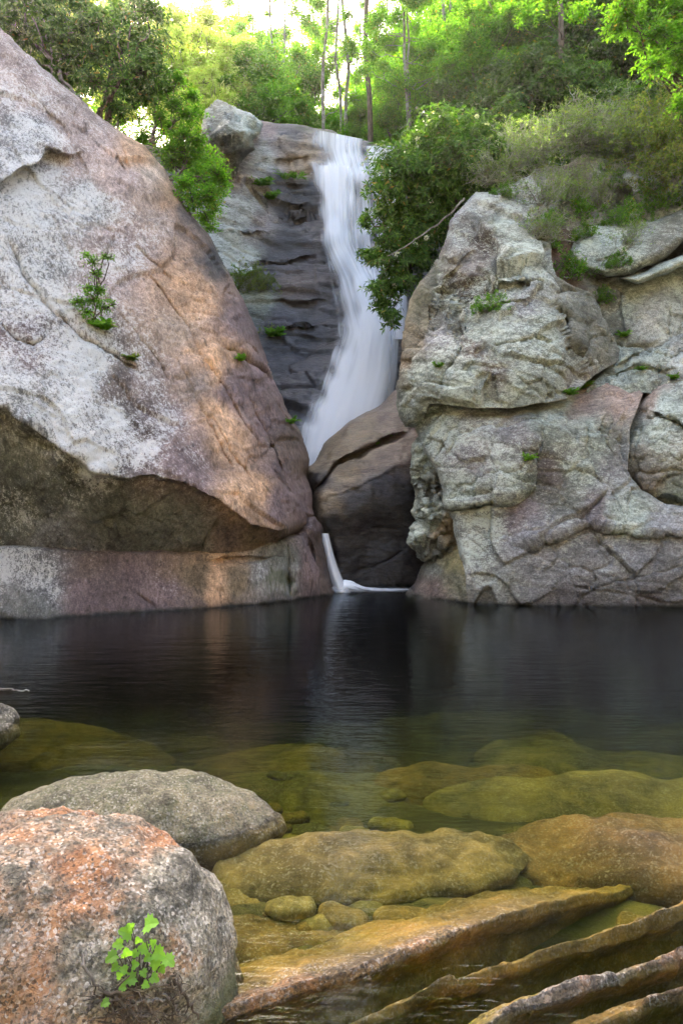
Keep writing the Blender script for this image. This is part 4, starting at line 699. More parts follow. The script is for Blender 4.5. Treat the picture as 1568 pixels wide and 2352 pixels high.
mx = t.n('ShaderNodeMixShader'); t.L(t.math('MULTIPLY', fr.outputs[0], .95), mx.inputs[0]); t.L(tr.outputs[0], mx.inputs[1]); t.L(gl.outputs[0], mx.inputs[2]); t.L(mx.outputs[0], out.inputs['Surface'])
va = t.n('ShaderNodeVolumeAbsorption'); va.inputs['Color'].default_value = (.58, .64, .12, 1); va.inputs['Density'].default_value = 2.8; t.L(va.outputs[0], out.inputs['Volume'])
wx0, wx1, wy0, wy1 = -60., 60., -3.0, 24.0
wv = [(wx0, wy0, 0), (wx1, wy0, 0), (wx1, wy1, 0), (wx0, wy1, 0), (wx0, wy0, -6), (wx1, wy0, -6), (wx1, wy1, -6), (wx0, wy1, -6)]
wf = [(0, 1, 2, 3), (7, 6, 5, 4), (0, 4, 5, 1), (1, 5, 6, 2), (2, 6, 7, 3), (3, 7, 4, 0)]
w_o = mesh_np('water', np.array(wv, float), np.array(wf).ravel(), np.full(6, 4), m_water, False); w_o['kind'] = 'structure'

# ---------------------------------------------------------------- the falls
def fall_material(name, seed, dens, streak=(26., 1.2)):
    m, nt, out = new_mat(name); t = NT(nt)
    uv = t.n('ShaderNodeUVMap').outputs[0]
    sp = t.n('ShaderNodeSeparateXYZ'); t.L(uv, sp.inputs[0])
    def nz(sx, sy, det, off):
        mp = t.n('ShaderNodeMapping'); mp.inputs['Scale'].default_value = (sx, sy, 1); mp.inputs['Location'].default_value = (off, off * .37, seed); t.L(uv, mp.inputs['Vector'])
        return t.noise(mp.outputs[0], 1.0, det, .6, .15)
    a = nz(streak[0], streak[1], 2, seed); bb = nz(streak[0] * .28, streak[1] * 1.3, 3, seed + 7); cc = nz(streak[0] * 3, streak[1] * 1.6, 2, seed + 3)
    s = t.math('ADD', t.math('MULTIPLY', a, .34), t.math('ADD', t.math('MULTIPLY', bb, .66), t.math('MULTIPLY', cc, .08)))
    att = t.attr('mask'); sc_ = t.n('ShaderNodeSeparateColor'); t.L(att.outputs['Color'], sc_.inputs[0])
    th = t.math('SUBTRACT', 1.0, sc_.outputs[0])            # per-vertex flow amount
    al = t.ramp(t.math('SUBTRACT', s, t.math('MULTIPLY', th, .72)), .14 - dens, .56 - dens)
    edge = t.math('MULTIPLY', sp.outputs[0], t.math('SUBTRACT', 1.0, sp.outputs[0]))
    ef = t.ramp(t.math('ADD', t.math('MULTIPLY', edge, 3.2), t.math('MULTIPLY', t.math('SUBTRACT', s, .5), .55)), -.02, .50)
    al = t.math('MULTIPLY', al, ef)
    d = t.n('ShaderNodeBsdfDiffuse'); d.inputs['Color'].default_value = (.86, .88, .92, 1); tl = t.n('ShaderNodeBsdfTranslucent'); tl.inputs['Color'].default_value = (.86, .89, .94, 1)
    m1 = t.n('ShaderNodeMixShader'); m1.inputs[0].default_value = .42; t.L(d.outputs[0], m1.inputs[1]); t.L(tl.outputs[0], m1.inputs[2])
    tr = t.n('ShaderNodeBsdfTransparent'); m2 = t.n('ShaderNodeMixShader'); t.L(al, m2.inputs[0]); t.L(tr.outputs[0], m2.inputs[1]); t.L(m1.outputs[0], m2.inputs[2]); t.L(m2.outputs[0], out.inputs['Surface'])
    return m
def fall_sheet(name, rows, mat, parent, off=0.0, seed=0.0, ns=90, relief=.05, inset=0.0, skew=0.0, flow=None, wide=9.0):
    """a water sheet hanging on the rock: rows of (v, u left, u right, distance, flow)"""
    rows = np.array(rows, float); v = np.arange(rows[0, 0], rows[-1, 0] + 1, 4.0)
    rows[:, 1] -= wide; rows[:, 2] += wide; uL, uR, D, fl = [np.interp(v, rows[:, 0], rows[:, i]) for i in (1, 2, 3, 4)]
    for a in (uL, uR, D):
        for _ in range(5): a[1:-1] = (a[:-2] + 2 * a[1:-1] + a[2:]) / 4
    s = np.linspace(0, 1, ns); S, Vv = np.meshgrid(s, v); c = .5 * (uL + uR); h = .5 * (uR - uL) * (1 - inset)
    U = c[:, None] + (S * 2 - 1) * h[:, None]
    q = np.column_stack([S.ravel() * 6, Vv.ravel() / 260, np.full(S.size, seed)])
    Vv = Vv + skew * S * np.clip((480 - Vv) / 190, 0, 1)
    Dd = np.repeat(D, ns) - off - .35 * (1 - (2 * S.ravel() - 1) ** 2) - relief * fbm(q, 2)
    X = P(U.ravel(), Vv.ravel(), Dd); nv = len(v); idx = np.arange(nv * ns).reshape(nv, ns)
    quads = np.stack([idx[:-1, :-1], idx[1:, :-1], idx[1:, 1:], idx[:-1, 1:]], -1).reshape(-1, 4)
    F = np.repeat(fl, ns)
    if flow is not None:
        pu = np.column_stack([U.ravel(), Vv.ravel()]); F = shepard([q_[:2] for q_ in flow], [[q_[2]] for q_ in flow], pu, 3.0)[:, 0]
    mk = np.column_stack([F, F, F])
    Ln = np.cumsum(np.r_[0, np.hypot(np.diff(v), 0)]) / 300
    return mesh_np(name, X, quads.ravel(), np.full(len(quads), 4), mat, True, {'mask': mk}, uv=np.column_stack([S.ravel(), np.repeat(Ln, ns)]), parent=parent)
wf1 = fall_material('falling_water_a', 3.1, .12, (16., .8)); wf2 = fall_material('falling_water_b', 11.7, .05, (20., .7)); wf3 = fall_material('falling_water_c', 23.3, .20, (8., .6))
fall = empty('waterfall', P(760, 1040, 18.2)); tag(fall, 'tall white silky waterfall running down the dark back cliff', 'waterfall')
main = [(291, 697, 852, 26.0, .62), (330, 698, 850, 25.6, .70), (372, 708, 862, 25.0, .78), (385, 716, 866, 24.5, .9), (470, 722, 868, 23.9, .85), (520, 726, 870, 23.55, .85), (560, 730, 872, 23.0, .92), (640, 748, 884, 22.3, .95), (720, 766, 900, 21.5, .97), (770, 764, 914, 21.0, 1.0),
        (850, 738, 912, 20.1, 1.0), (920, 712, 900, 19.3, 1.0), (980, 690, 880, 18.6, 1.0), (1040, 690, 850, 18.0, 1.0), (1110, 690, 850, 17.5, 1.0)]
FL = [(705, 305, .45), (740, 320, .72), (790, 330, .85), (840, 345, .6), (715, 350, .35), (740, 360, .55), (800, 365, .95), (850, 380, .7), (720, 395, .75), (765, 395, 1.), (820, 400, .95), (860, 410, .6), (728, 450, .3), (760, 440, 1.), (790, 450, .95), (830, 440, .65), (862, 460, .5), (732, 520, .35), (765, 520, .95), (800, 520, .6), (840, 520, .8), (868, 540, .4),
      (740, 580, .45), (780, 580, .75), (820, 570, .55), (855, 590, .75), (760, 650, .3), (800, 640, .6), (840, 640, .95), (880, 660, .6), (775, 720, .25), (815, 710, .55), (855, 720, 1.), (895, 740, .8), (765, 780, .2), (800, 780, .5), (850, 780, 1.), (900, 790, .85), (755, 840, .3), (790, 840, .7), (840, 850, 1.), (900, 850, .7), (735, 900, .35), (770, 900, .85), (830, 910, 1.), (885, 910, .75), (715, 960, .5), (760, 960, 1.), (830, 960, 1.), (700, 1000, 1.), (720, 1040, 1.2), (760, 1040, 1.2), (820, 1040, 1.)]
FL = [(a, b, c * (.84 if b < 720 else 1)) for a, b, c in FL]
fall_sheet('cascade', main, wf1, fall, .30, 1.0, skew=34, flow=FL)
fall_sheet('cascade', [(a, b + 6, c - 6, d, f * .95) for a, b, c, d, f in main], wf2, fall, .55, 5.0, relief=.07, skew=34, flow=FL)
fall_sheet('cascade', [(380, 735, 800, 24.5, .9), (470, 738, 800, 23.9, .9), (560, 742, 806, 23.0, .9), (640, 775, 850, 22.3, .95), (760, 800, 895, 21.0, 1.), (850, 765, 895, 20.1, 1.), (950, 715, 880, 18.9, 1.), (1040, 695, 840, 18.0, 1.), (1110, 690, 830, 17.5, 1.)], wf3, fall, .8, 9.0, relief=.05, flow=FL)
fall_sheet('side_stream', [(335, 845, 905, 25.2, .8), (380, 850, 910, 24.6, .8), (500, 868, 915, 23.6, .75), (600, 872, 925, 22.6, .8), (700, 880, 930, 21.6, .8), (780, 890, 930, 20.9, .8)], wf1, fall, .15, 14.0, 50)
low = empty('waterfall', P(780, 1356, 13.95) * [1, 1, 0]); tag(low, 'short narrow lower cascade pouring into the pool between the rocks', 'waterfall')
lrows = [(1225, 736, 752, 14.35, 1.), (1260, 744, 760, 14.2, 1.), (1300, 752, 772, 14.1, 1.), (1330, 760, 784, 14.0, 1.), (1350, 766, 796, 13.95, 1.), (1362, 768, 806, 13.9, 1.)]
fall_sheet('cascade', lrows, wf3, low, .02, 3.0, 30, .03, wide=4); fall_sheet('cascade', lrows, wf1, low, .10, 8.0, 30, .03, wide=4)
# foam where it lands
m_foam, nt, out = new_mat('foam'); t = NT(nt); co = t.n('ShaderNodeTexCoord').outputs['Object']
fo = t.n('ShaderNodeSeparateXYZ'); t.L(t.mapping(co, (0, 0, 0), (1, 1, 1)), fo.inputs[0])
fa = t.math('MULTIPLY', t.attr('mask').outputs['Color'], t.ramp(t.noise(t.mapping(co, (0, 0, 0), (1.2, 5, 1)), 2.2, 5, .65), .22, .6))
d = t.n('ShaderNodeBsdfDiffuse'); d.inputs['Color'].default_value = (.85, .88, .92, 1); tr = t.n('ShaderNodeBsdfTransparent'); m2 = t.n('ShaderNodeMixShader'); t.L(fa, m2.inputs[0]); t.L(tr.outputs[0], m2.inputs[1]); t.L(d.outputs[0], m2.inputs[2]); t.L(m2.outputs[0], out.inputs['Surface'])
fx, fy = np.meshgrid(np.linspace(-.3, 1.9, 90), np.linspace(12.9, 15.2, 70)); fx, fy = fx.ravel(), fy.ravel()
c0 = P(786, 1356, 13.9); rr = np.hypot((fx - c0[0] - .05) / .36, (fy - c0[1]) / .4); rr2 = np.hypot((fx - c0[0] - .6) / .85, (fy - c0[1] - .1) / .3)
amt = np.clip(1.25 * np.exp(-rr ** 2) + 1.0 * np.exp(-rr2 ** 2) - .06, 0, 1)
fz = .012 + .2 * np.exp(-rr ** 2) + .02 * amt * fbm(np.column_stack([fx * 6, fy * 6, fx * 0]), 3)
idx = np.arange(len(fx)).reshape(70, 90); quads = np.stack([idx[:-1, :-1], idx[:-1, 1:], idx[1:, 1:], idx[1:, :-1]], -1).reshape(-1, 4)
mesh_np('foam', np.column_stack([fx, fy, fz]), quads.ravel(), np.full(len(quads), 4), m_foam, True, {'mask': np.column_stack([amt] * 3)}, parent=low)

# ---------------------------------------------------------------- finding the rock surface behind a pixel
bpy.context.view_layer.update()
_dg = bpy.context.evaluated_depsgraph_get()
def hit(u, v, skip=('water', 'foam', 'cascade', 'side_stream')):
    o = Vector((0, 0, CAM_H)); d = Vector(((u - CX) / FPX, 1, -(v - CY) / FPX)).normalized()
    for _ in range(12):
        ok, loc, nrm, _i, ob_, _m = sc.ray_cast(_dg, o, d)
        if not ok: return None, None
        if ob_.name.split('.')[0] not in skip: return np.array(loc), np.array(nrm)
        o = loc + d * 1e-3
    return None, None

# ---------------------------------------------------------------- plants
def leaf_material(name, trans=0.35, rough=0.45, spec=0.3):
    m, nt, out = new_mat(name); t = NT(nt)
    c = t.attr('tint').outputs['Color']
    b = t.n('ShaderNodeBsdfPrincipled'); t.L(c, b.inputs['Base Color']); b.inputs['Roughness'].default_value = rough; b.inputs['Specular IOR Level'].default_value = spec
    tl = t.n('ShaderNodeBsdfTranslucent'); t.L(t.mix(1.0, c, (1.3, 1.55, .6), 'MULTIPLY'), tl.inputs['Color'])
    mx = t.n('ShaderNodeMixShader'); mx.inputs[0].default_value = trans; t.L(b.outputs[0], mx.inputs[1]); t.L(tl.outputs[0], mx.inputs[2]); t.L(mx.outputs[0], out.inputs['Surface'])
    return m
def bark_material(name, a, b_, pale=None, scale=12.0):
    m, nt, out = new_mat(name); t = NT(nt); co = t.n('ShaderNodeTexCoord').outputs['Object']
    n1 = t.noise(t.mapping(co, (0, 0, 0), (1, 1, .25)), scale, 4, .7); n2 = t.noise(co, 3.0, 3, .6)
    c = t.mix(t.ramp(n1, .35, .65), a, b_)
    if pale: c = t.mix(t.ramp(n2, .48, .62), c, pale)
    b = t.n('ShaderNodeBsdfPrincipled'); t.L(c, b.inputs['Base Color']); b.inputs['Roughness'].default_value = .9
    bp = t.n('ShaderNodeBump'); bp.inputs['Distance'].default_value = .03; bp.inputs['Strength'].default_value = .5; t.L(n1, bp.inputs['Height']); t.L(bp.outputs[0], b.inputs['Normal']); t.L(b.outputs[0], out.inputs['Surface'])
    return m
m_evergreen = leaf_material('leaf_evergreen', .34, .42, .22); m_broad = leaf_material('leaf_broad', .6, .5, .25); m_sunleaf = leaf_material('leaf_sunlit', .75, .6, .15); m_petal = leaf_material('petal', .4, .6, .2)
m_bark = bark_material('bark_brown', (0.055, 0.04, 0.03), (0.16, 0.12, 0.09)); m_bark_grey = bark_material('bark_grey', (0.10, 0.085, 0.07), (0.26, 0.23, 0.20), (0.30, 0.30, 0.27))
m_twig_pale = bark_material('twig_lichened', (0.17, 0.16, 0.13), (0.34, 0.34, 0.29), (0.42, 0.44, 0.38), 20.0)

def unit(a): return a / np.maximum(np.linalg.norm(a, axis=-1, keepdims=True), 1e-9)
def leaves_obj(name, c, d, nrm, L, W, tint, mat, parent, fold=.18, droop=.12):
    d = unit(d); side = unit(np.cross(d, nrm)); nn = np.cross(side, d)
    L = L[:, None]; W = W[:, None]
    mid = c + d * L * .5 - nn * L * droop * .3
    V = np.stack([c, mid + side * W * .5 + nn * W * fold, c + d * L - nn * L * droop, mid - side * W * .5 + nn * W * fold], 1).reshape(-1, 3)
    i = np.arange(len(c))[:, None] * 4
    tri = np.concatenate([i + [0, 1, 2], i + [0, 2, 3]], 1).reshape(-1, 3)
    return mesh_np(name, V, tri.ravel(), np.full(len(tri), 3), mat, False, {'tint': np.repeat(np.clip(tint, 0, 1), 4, 0)}, parent=parent)
def tubes_obj(name, paths, mat, parent, sides=5):
    """paths: list of (K x 3 points, K radii)"""
    Vs, Fs, n0 = [], [], 0
    an = np.linspace(0, 2 * math.pi, sides, endpoint=False)
    for pts, rad in paths:
        pts = np.asarray(pts, float); rad = np.asarray(rad, float); tg = unit(np.gradient(pts, axis=0))
        ref = np.where(np.abs(tg[:, 2:3]) > .9, [[1., 0, 0]], [[0, 0, 1.]]); a = unit(np.cross(tg, ref)); b_ = np.cross(tg, a)
        ring = pts[:, None] + rad[:, None, None] * (np.cos(an)[None, :, None] * a[:, None] + np.sin(an)[None, :, None] * b_[:, None])
        K = len(pts); Vs.append(ring.reshape(-1, 3)); id_ = n0 + np.arange(K * sides).reshape(K, sides)
        Fs.append(np.stack([id_[:-1], np.roll(id_, -1, 1)[:-1], np.roll(id_, -1, 1)[1:], id_[1:]], -1).reshape(-1, 4)); n0 += K * sides
    V = np.concatenate(Vs); F = np.concatenate(Fs)
    return mesh_np(name, V, F.ravel(), np.full(len(F), 4), mat, True, parent=parent)
def limb(rng, a, b, r0, r1, k=7, bend=.12, sag=0.0):
    a, b = np.asarray(a, float), np.asarray(b, float); s = np.linspace(0, 1, k)[:, None]; L = np.linalg.norm(b - a)
    off = np.cumsum(rng.normal(size=(k, 3)), 0); off = off - s * off[-1] - (1 - s) * off[0]
    p = a + (b - a) * s + off * bend * L / math.sqrt(k) + np.array([0, 0, 1]) * sag * L * (s * (1 - s)) * 4
    return p, r0 + (r1 - r0) * s[:, 0] ** .8
GREENS = dict(rhodo=[(0.045, 0.11, 0.018), (0.07, 0.16, 0.025), (0.12, 0.22, 0.038)], bright=[(0.10, 0.24, 0.030), (0.14, 0.30, 0.038), (0.18, 0.32, 0.045)],
              mid=[(0.07, 0.17, 0.024), (0.10, 0.23, 0.03), (0.14, 0.25, 0.04)], dark=[(0.035, 0.075, 0.018), (0.05, 0.10, 0.022), (0.075, 0.135, 0.028)],
              pale=[(0.19, 0.26, 0.10), (0.24, 0.30, 0.13), (0.15, 0.24, 0.07)], olive=[(0.11, 0.17, 0.045), (0.16, 0.21, 0.06), (0.20, 0.19, 0.065)], gold=[(0.42, 0.44, 0.18), (0.46, 0.46, 0.22), (0.34, 0.42, 0.13)])  # gold: sun glare and haze painted into pale leaf tints
def leaf_tints(rng, n, pal, clumpf=None):
    pal = np.array(GREENS[pal]); c = pal[rng.randint(0, len(pal), n)] * rng.uniform(.7, 1.3, (n, 1))
    yel = rng.rand(n) < .02; c[yel] = np.array([0.30, 0.22, 0.05]) * rng.uniform(.7, 1.2, (yel.sum(), 1))
    if clumpf is not None: c = c * clumpf[:, None]
    return c
def foliage(rng, clumps, style, dens=1.0, leaf=(.13, .045), tip_len=.35):
    """leaf positions for a set of clumps (centre, radius): evergreen whorls at twig ends or flat leafy sprays"""
    C, Dd, Nn, F, twigs = [], [], [], [], []
    for cen, rad in clumps:
        cen = np.asarray(cen, float); n = max(3, int(dens * 78 * (rad / .5) ** 2))
        d = unit(rng.normal(size=(n, 3)) + [0, -.15, .25]); rr = rad * rng.rand(n) ** .45 * (1 + .25 * rng.normal(size=n))
        tip = cen + d * rr[:, None] * [1, 1, .8]
        ax = unit(d + [0, -.1, .45] + .35 * rng.normal(size=(n, 3))); cf = rng.uniform(.82, 1.18)
        for k in range(n):
            if rng.rand() < .4: twigs.append((np.array([cen + (tip[k] - cen) * .25, cen + (tip[k] - cen) * .65 + rng.normal(size=3) * .03, tip[k]]), np.array([.007, .005, .003])))
        if style == 'whorl':
            m = 8
            ph = rng.rand(n, 1) * 6.28 + np.arange(m)[None] * (6.28 / m) + rng.normal(size=(n, m)) * .2
            a = unit(np.cross(ax, np.tile([.3, .2, .9], (n, 1)) + .01)); b_ = np.cross(ax, a)
            ld = np.cos(ph)[..., None] * a[:, None] + np.sin(ph)[..., None] * b_[:, None] + ax[:, None] * rng.uniform(-.1, .7, (n, m))[..., None] + np.array([0, 0, -.22])
            C.append((tip[:, None] + ld * .01).reshape(-1, 3)); Dd.append(ld.reshape(-1, 3)); Nn.append((np.repeat(ax, m, 0) + .25 * rng.normal(size=(n * m, 3))))
            F.append(np.full(n * m, cf))
        else:
            m = 9; fw = unit(ax * [1, 1, .35] + [0, 0, -.1]); up = unit(np.array([0, 0, 1.]) + .35 * rng.normal(size=(n, 3))); sd_ = unit(np.cross(fw, up)); up = np.cross(sd_, fw)
            s = np.linspace(-1, 0, m)[None, :, None] * tip_len * rng.uniform(.6, 1.2, (n, 1, 1)); sg = np.where(np.arange(m) % 2, 1., -1.)[None, :, None]; sg = sg * (np.arange(m) < m - 1)[None, :, None]
            base = tip[:, None] + fw[:, None] * s + .015 * rng.normal(size=(n, m, 3))
            ld = fw[:, None] * .65 + sd_[:, None] * sg * .9 + .22 * rng.normal(size=(n, m, 3)) + np.array([0, 0, -.15])
            C.append(base.reshape(-1, 3)); Dd.append(ld.reshape(-1, 3)); Nn.append(np.repeat(up, m, 0) + .3 * rng.normal(size=(n * m, 3))); F.append(np.full(n * m, cf))
    C, Dd, Nn, F = map(np.concatenate, (C, Dd, Nn, F)); n = len(C)
    return C, Dd, Nn, F, leaf[0] * rng.uniform(.65, 1.25, n), leaf[1] * rng.uniform(.7, 1.25, n), twigs
def plant(name, base, clumps, style, pal, seed, leaf=(.13, .045), dens=1.0, mat=None, bark=None, stem_r=.05, stems=3, flowers=0, tip_len=.35, fork=None, label=None, cat=None, group=None, stem_name='stems', crown_name='foliage'):
    """a shrub or small tree: stems from the base that fork to every leaf clump, twigs, leaves, flowers"""
    rng = np.random.RandomState(seed); base = np.asarray(base, float)
    root = empty(name, base); tag(root, label, cat, group)
    cs = np.array([c for c, _ in clumps]); cen = cs.mean(0); bark = bark or m_bark
    paths = []; forks = []
    for k in range(stems):
        sel = cs[rng.randint(len(cs))]; f = base + (cen - base) * rng.uniform(.35, .6) + (sel - cen) * .35
        paths.append(limb(rng, base + rng.normal(size=3) * [.06, .06, 0] * stems * .5, f, stem_r, stem_r * .6, 8, .10)); forks.append(f)
    forks = np.array(forks)
    for c, r in clumps:
        c = np.asarray(c); f = forks[np.argmin(np.linalg.norm(forks - c, axis=1))]
        paths.append(limb(rng, f, c, stem_r * .5, .010, 8, .16, .05))
        for _ in range(3): paths.append(limb(rng, c, c + unit(rng.normal(size=3)) * r * .8, .010, .004, 5, .15))
    C, Dd, Nn, F, L, W, tw = foliage(rng, clumps, style, dens, leaf, tip_len)
    tubes_obj(stem_name, paths, bark, root, 6)
    if tw: tubes_obj('twigs', tw, bark, root, 3)['kind'] = 'stuff'
    lf_ = leaves_obj(crown_name, C, Dd, Nn, L, W, leaf_tints(rng, len(C), pal, F), mat or (m_evergreen if style == 'whorl' else m_broad), root)
    lf_['kind'] = 'stuff'
    for k in range(flowers):
        i = rng.randint(len(C)); c = C[i] + [0, -.06, .05]; n = 26
        d = unit(rng.normal(size=(n, 3)) + [0, -.4, .5]); leaves_obj('flower', c + d * .015, d, unit(rng.normal(size=(n, 3))), np.full(n, .062), np.full(n, .036), np.tile([.82, .78, .80], (n, 1)) * rng.uniform(.85, 1.1, (n, 1)), m_petal, root)
    return root
def px_clumps(pts, D, r, rng, jitter=.25):
    out = []
    for q in pts:
        u, v = q[:2]; d = D + rng.normal() * jitter if len(q) < 3 or q[2] is None else q[2]
        out.append((P(u, v, d), (q[3] if len(q) > 3 else r) * rng.uniform(.85, 1.15)))
    return out
def ball_clumps(rng, n, cen, rad, r):
    d = unit(rng.normal(size=(n, 3))); return [(np.asarray(cen) + d[i] * np.asarray(rad) * rng.rand() ** .5, r * rng.uniform(.7, 1.3)) for i in range(n)]
def at_ground(x, y, dz=-.1): return np.array([x, y, gz(x, y) + dz])
rg = np.random.RandomState(5)

# --- big flowering rhododendron hanging over the fall
heroC = [(960, 330), (1010, 300), (1060, 300), (1100, 330), (1120, 370), (900, 375), (940, 390), (990, 370), (1040, 370), (1080, 400), (890, 430), (930, 440), (975, 430), (1020, 430), (1050, 445), (880, 490, None, .4), (915, 500), (960, 490), (1005, 490), (895, 555, None, .4), (935, 550), (975, 545), (1005, 530, None, .35),
         (860, 590, None, .3), (905, 610, None, .4), (945, 605), (980, 590, None, .35), (890, 660, None, .35), (925, 655, None, .38), (880, 700, None, .3), (900, 730, None, .25), (865, 665, None, .28), (840, 510, None, .22), (835, 585, None, .2)]
plant('rhododendron', P(1085, 470, 16.9), px_clumps(heroC, 16.4, .52, rg, .4), 'whorl', 'rhodo', 101, (.15, .042), 1.5, stems=5, stem_r=.06, flowers=26, label='big rhododendron with white blossoms leaning over the waterfall', cat='shrub')
# --- left bank
plant('rhododendron', P(145, 225, 16.6), px_clumps([(40, 40), (95, 30), (140, 60), (70, 95), (120, 115), (165, 130), (55, 5), (100, 75), (60, 130, None, .35), (130, 90), (200, 30), (205, 120), (110, 160, None, .35), (15, 20), (110, -20), (170, -10), (190, 70), (150, 170, None, .4), (185, 190, None, .4), (20, 75, None, .4)], 17.2, .52, rg, .5), 'whorl', 'rhodo', 111, (.16, .05), .95, stems=6, stem_r=.045, bark=m_bark_grey, label='many stemmed rhododendron on top of the leaning pink slab', cat='shrub')
plant('rhododendron', P(235, 275, 16.6), px_clumps([(230, 50), (280, 40), (320, 90), (350, 120), (290, 110), (250, 130), (330, 160), (360, 190, None, .4), (300, 190), (260, 210), (330, 230, None, .4), (280, 260, None, .35), (350, 30, None, .4), (310, -10), (220, 190, None, .4)], 16.9, .50, rg, .5), 'whorl', 'rhodo', 113, (.16, .05), 1.0, stems=4, stem_r=.05, label='dark rhododendron growing round a straight tree trunk on the slab top', cat='shrub')
plant('young_tree', P(350, 325, 16.3), px_clumps([(380, 200, None, .3), (410, 180, None, .3), (400, 240, None, .35), (440, 220, None, .3), (430, 260, None, .35), (365, 265, None, .3), (455, 255, None, .22), (390, 290, None, .3)], 16.6, .32, rg, .3), 'spray', 'mid', 117, (.11, .04), 1.3, stems=2, stem_r=.03, label='slender young tree with hanging leaves above the bright bush', cat='tree', crown_name='crown', stem_name='trunk')
plant('bright_bush', P(395, 420, 15.9), px_clumps([(410, 335), (450, 345), (400, 375), (440, 385), (480, 370), (425, 420), (465, 420), (500, 400), (440, 460), (480, 450), (470, 500, None, .3), (490, 480, None, .3), (420, 310), (485, 520, None, .2), (455, 320, None, .3), (390, 340), (500, 440, None, .3), (510, 420, None, .25), (430, 350), (460, 395)], 15.9, .40, rg, .35), 'spray', 'bright', 119, (.085, .038), 1.5, stems=4, stem_r=.03, label='bright yellow green bush spilling over the edge of the leaning slab', cat='bush')
# --- shrub growing out of the left slab
h0, _ = hit(215, 735)
if h0 is not None:
    D0 = h0[1] - .15
    plant('rock_shrub', h0, px_clumps([(215, 600, D0, .14), (200, 585, D0, .10), (240, 590, D0, .10), (255, 590, D0, .08), (220, 630, D0, .15), (205, 660, D0, .16), (230, 665, D0, .16), (215, 690, D0, .2), (185, 695, D0, .16), (240, 705, D0, .14), (260, 700, D0, .1), (200, 715, D0, .15)], D0, .15, rg, .1), 'spray', 'bright', 123, (.06, .022), 2.6, stems=3, stem_r=.015, tip_len=.14, label='small upright shrub growing from a crack in the leaning pink slab', cat='shrub')

# ---------------------------------------------------------------- the wood on the slopes
def tree_proto(name, pal, seed, h=7.0, rad=(2.2, 2.2, 2.4), n=26, r=.75, leaf=(.13, .07), style='spray', dens=.85, trunk_r=.07, low=.55, stems=2, bark=None, label='', cat='tree', mat=None):
    rng = np.random.RandomState(seed); cl = ball_clumps(rng, n, (0, 0, h * low), rad, r)
    return plant(name, (0, 0, 0), cl, style, pal, seed, leaf, dens, stems=stems, stem_r=trunk_r, tip_len=.55, mat=mat, bark=bark, label=label, cat=cat, stem_name='trunk', crown_name='crown')
used_proto = set()
def put(proto, x, y, rz, s, label, group=None, z=None):
    """the prototype itself goes to the first spot, copies of it and its parts to the others"""
    o = proto if proto.name not in used_proto else copy_tree(proto)
    used_proto.add(proto.name)
    o.location = (x, y, gz(x, y) - .15 if z is None else z); o.rotation_euler = (0, 0, rz); o.scale = (s, s, s)
    tag(o, label, None, group); return o
pr_gold = tree_proto('broadleaf_tree', 'gold', 201, n=30, r=.6, leaf=(.13, .07), dens=.4, mat=m_sunleaf)
pr_bright = tree_proto('broadleaf_tree', 'bright', 202, n=28, dens=.65, mat=m_sunleaf)
pr_bright2 = tree_proto('broadleaf_tree', 'bright', 205, h=8, rad=(1.8, 1.8, 3.2), n=28, dens=.6, mat=m_sunleaf)
pr_mid = tree_proto('broadleaf_tree', 'mid', 203, h=7.5, rad=(2.4, 2.4, 2.8), n=30)
pr_dark = tree_proto('evergreen_shrub', 'rhodo', 204, h=3.4, rad=(1.5, 1.5, 1.1), n=22, r=.6, leaf=(.14, .045), style='whorl', dens=1.0, stems=5, low=.6, trunk_r=.045, bark=m_bark_grey, cat='shrub')
pr_dark2 = tree_proto('evergreen_shrub', 'dark', 206, h=3.8, rad=(1.6, 1.4, 1.4), n=24, r=.6, leaf=(.12, .05), style='whorl', dens=1.0, stems=6, low=.55, trunk_r=.045, bark=m_bark_grey, cat='shrub')
G = 'sunlit trees behind the leaning slab'
for x, y, rz, s in [(-6.3, 29, 0, 1.0), (-8.4, 30, 1.1, 1.1), (-4.9, 31, 2.3, .95), (-10.5, 27, 3.1, 1.0), (-12.5, 25, 4.4, 1.0), (-9.6, 24.5, .7, .75), (-6.4, 33, 3.8, 1.2), (-11, 33, 2.6, 1.25), (-5.2, 26.5, 2.0, .6)]:
    put(pr_gold, x, y, rz, s, 'pale yellow green sunlit tree above and behind the leaning slab', G)
G = 'bright trees behind the waterfall lip'
for i, (x, y, rz, s) in enumerate([(-3.6, 31, .4, 1.0), (-2.2, 34, 1.9, 1.05), (-3.0, 38, 3.0, 1.3), (-.4, 36.5, 4.0, .8), (1.2, 33.5, 5.1, .7), (2.5, 31, .9, .8), (3.4, 28.3, 2.2, .9), (4.6, 30, 3.6, 1.1), (.3, 42, 2.9, 1.1), (3.2, 40, 4.7, 1.4), (-1.5, 31.5, 5.5, .55), (.6, 30.5, 1.4, .5), (5.5, 35, .3, 1.3), (-5.5, 40, 3.5, 1.4)]):
    put((pr_bright, pr_bright2)[i % 2], x, y, rz, s, ('bright green spreading tree standing behind the lip of the waterfall', 'bright green narrow upright tree standing behind the lip of the waterfall')[i % 2], (G, 'narrow ' + G)[i % 2])
G = 'green trees on the slope over the grey cliff'
for x, y, rz, s in [(5.4, 26, 0, .9), (6.8, 27.5, 1.3, 1.0), (8.4, 26.5, 2.5, 1.0), (10.4, 26, 3.4, 1.0), (12.5, 24.5, 4.6, 1.1), (7.4, 31, 5.5, 1.2), (10, 31, .8, 1.2), (13, 30, 2.0, 1.2), (15, 24, 1.0, 1.0)]:
    put(pr_mid, x, y, rz, s, 'mid green leafy tree high on the slope above the grey cliff', G)
G = 'dark evergreen thicket on the slope'
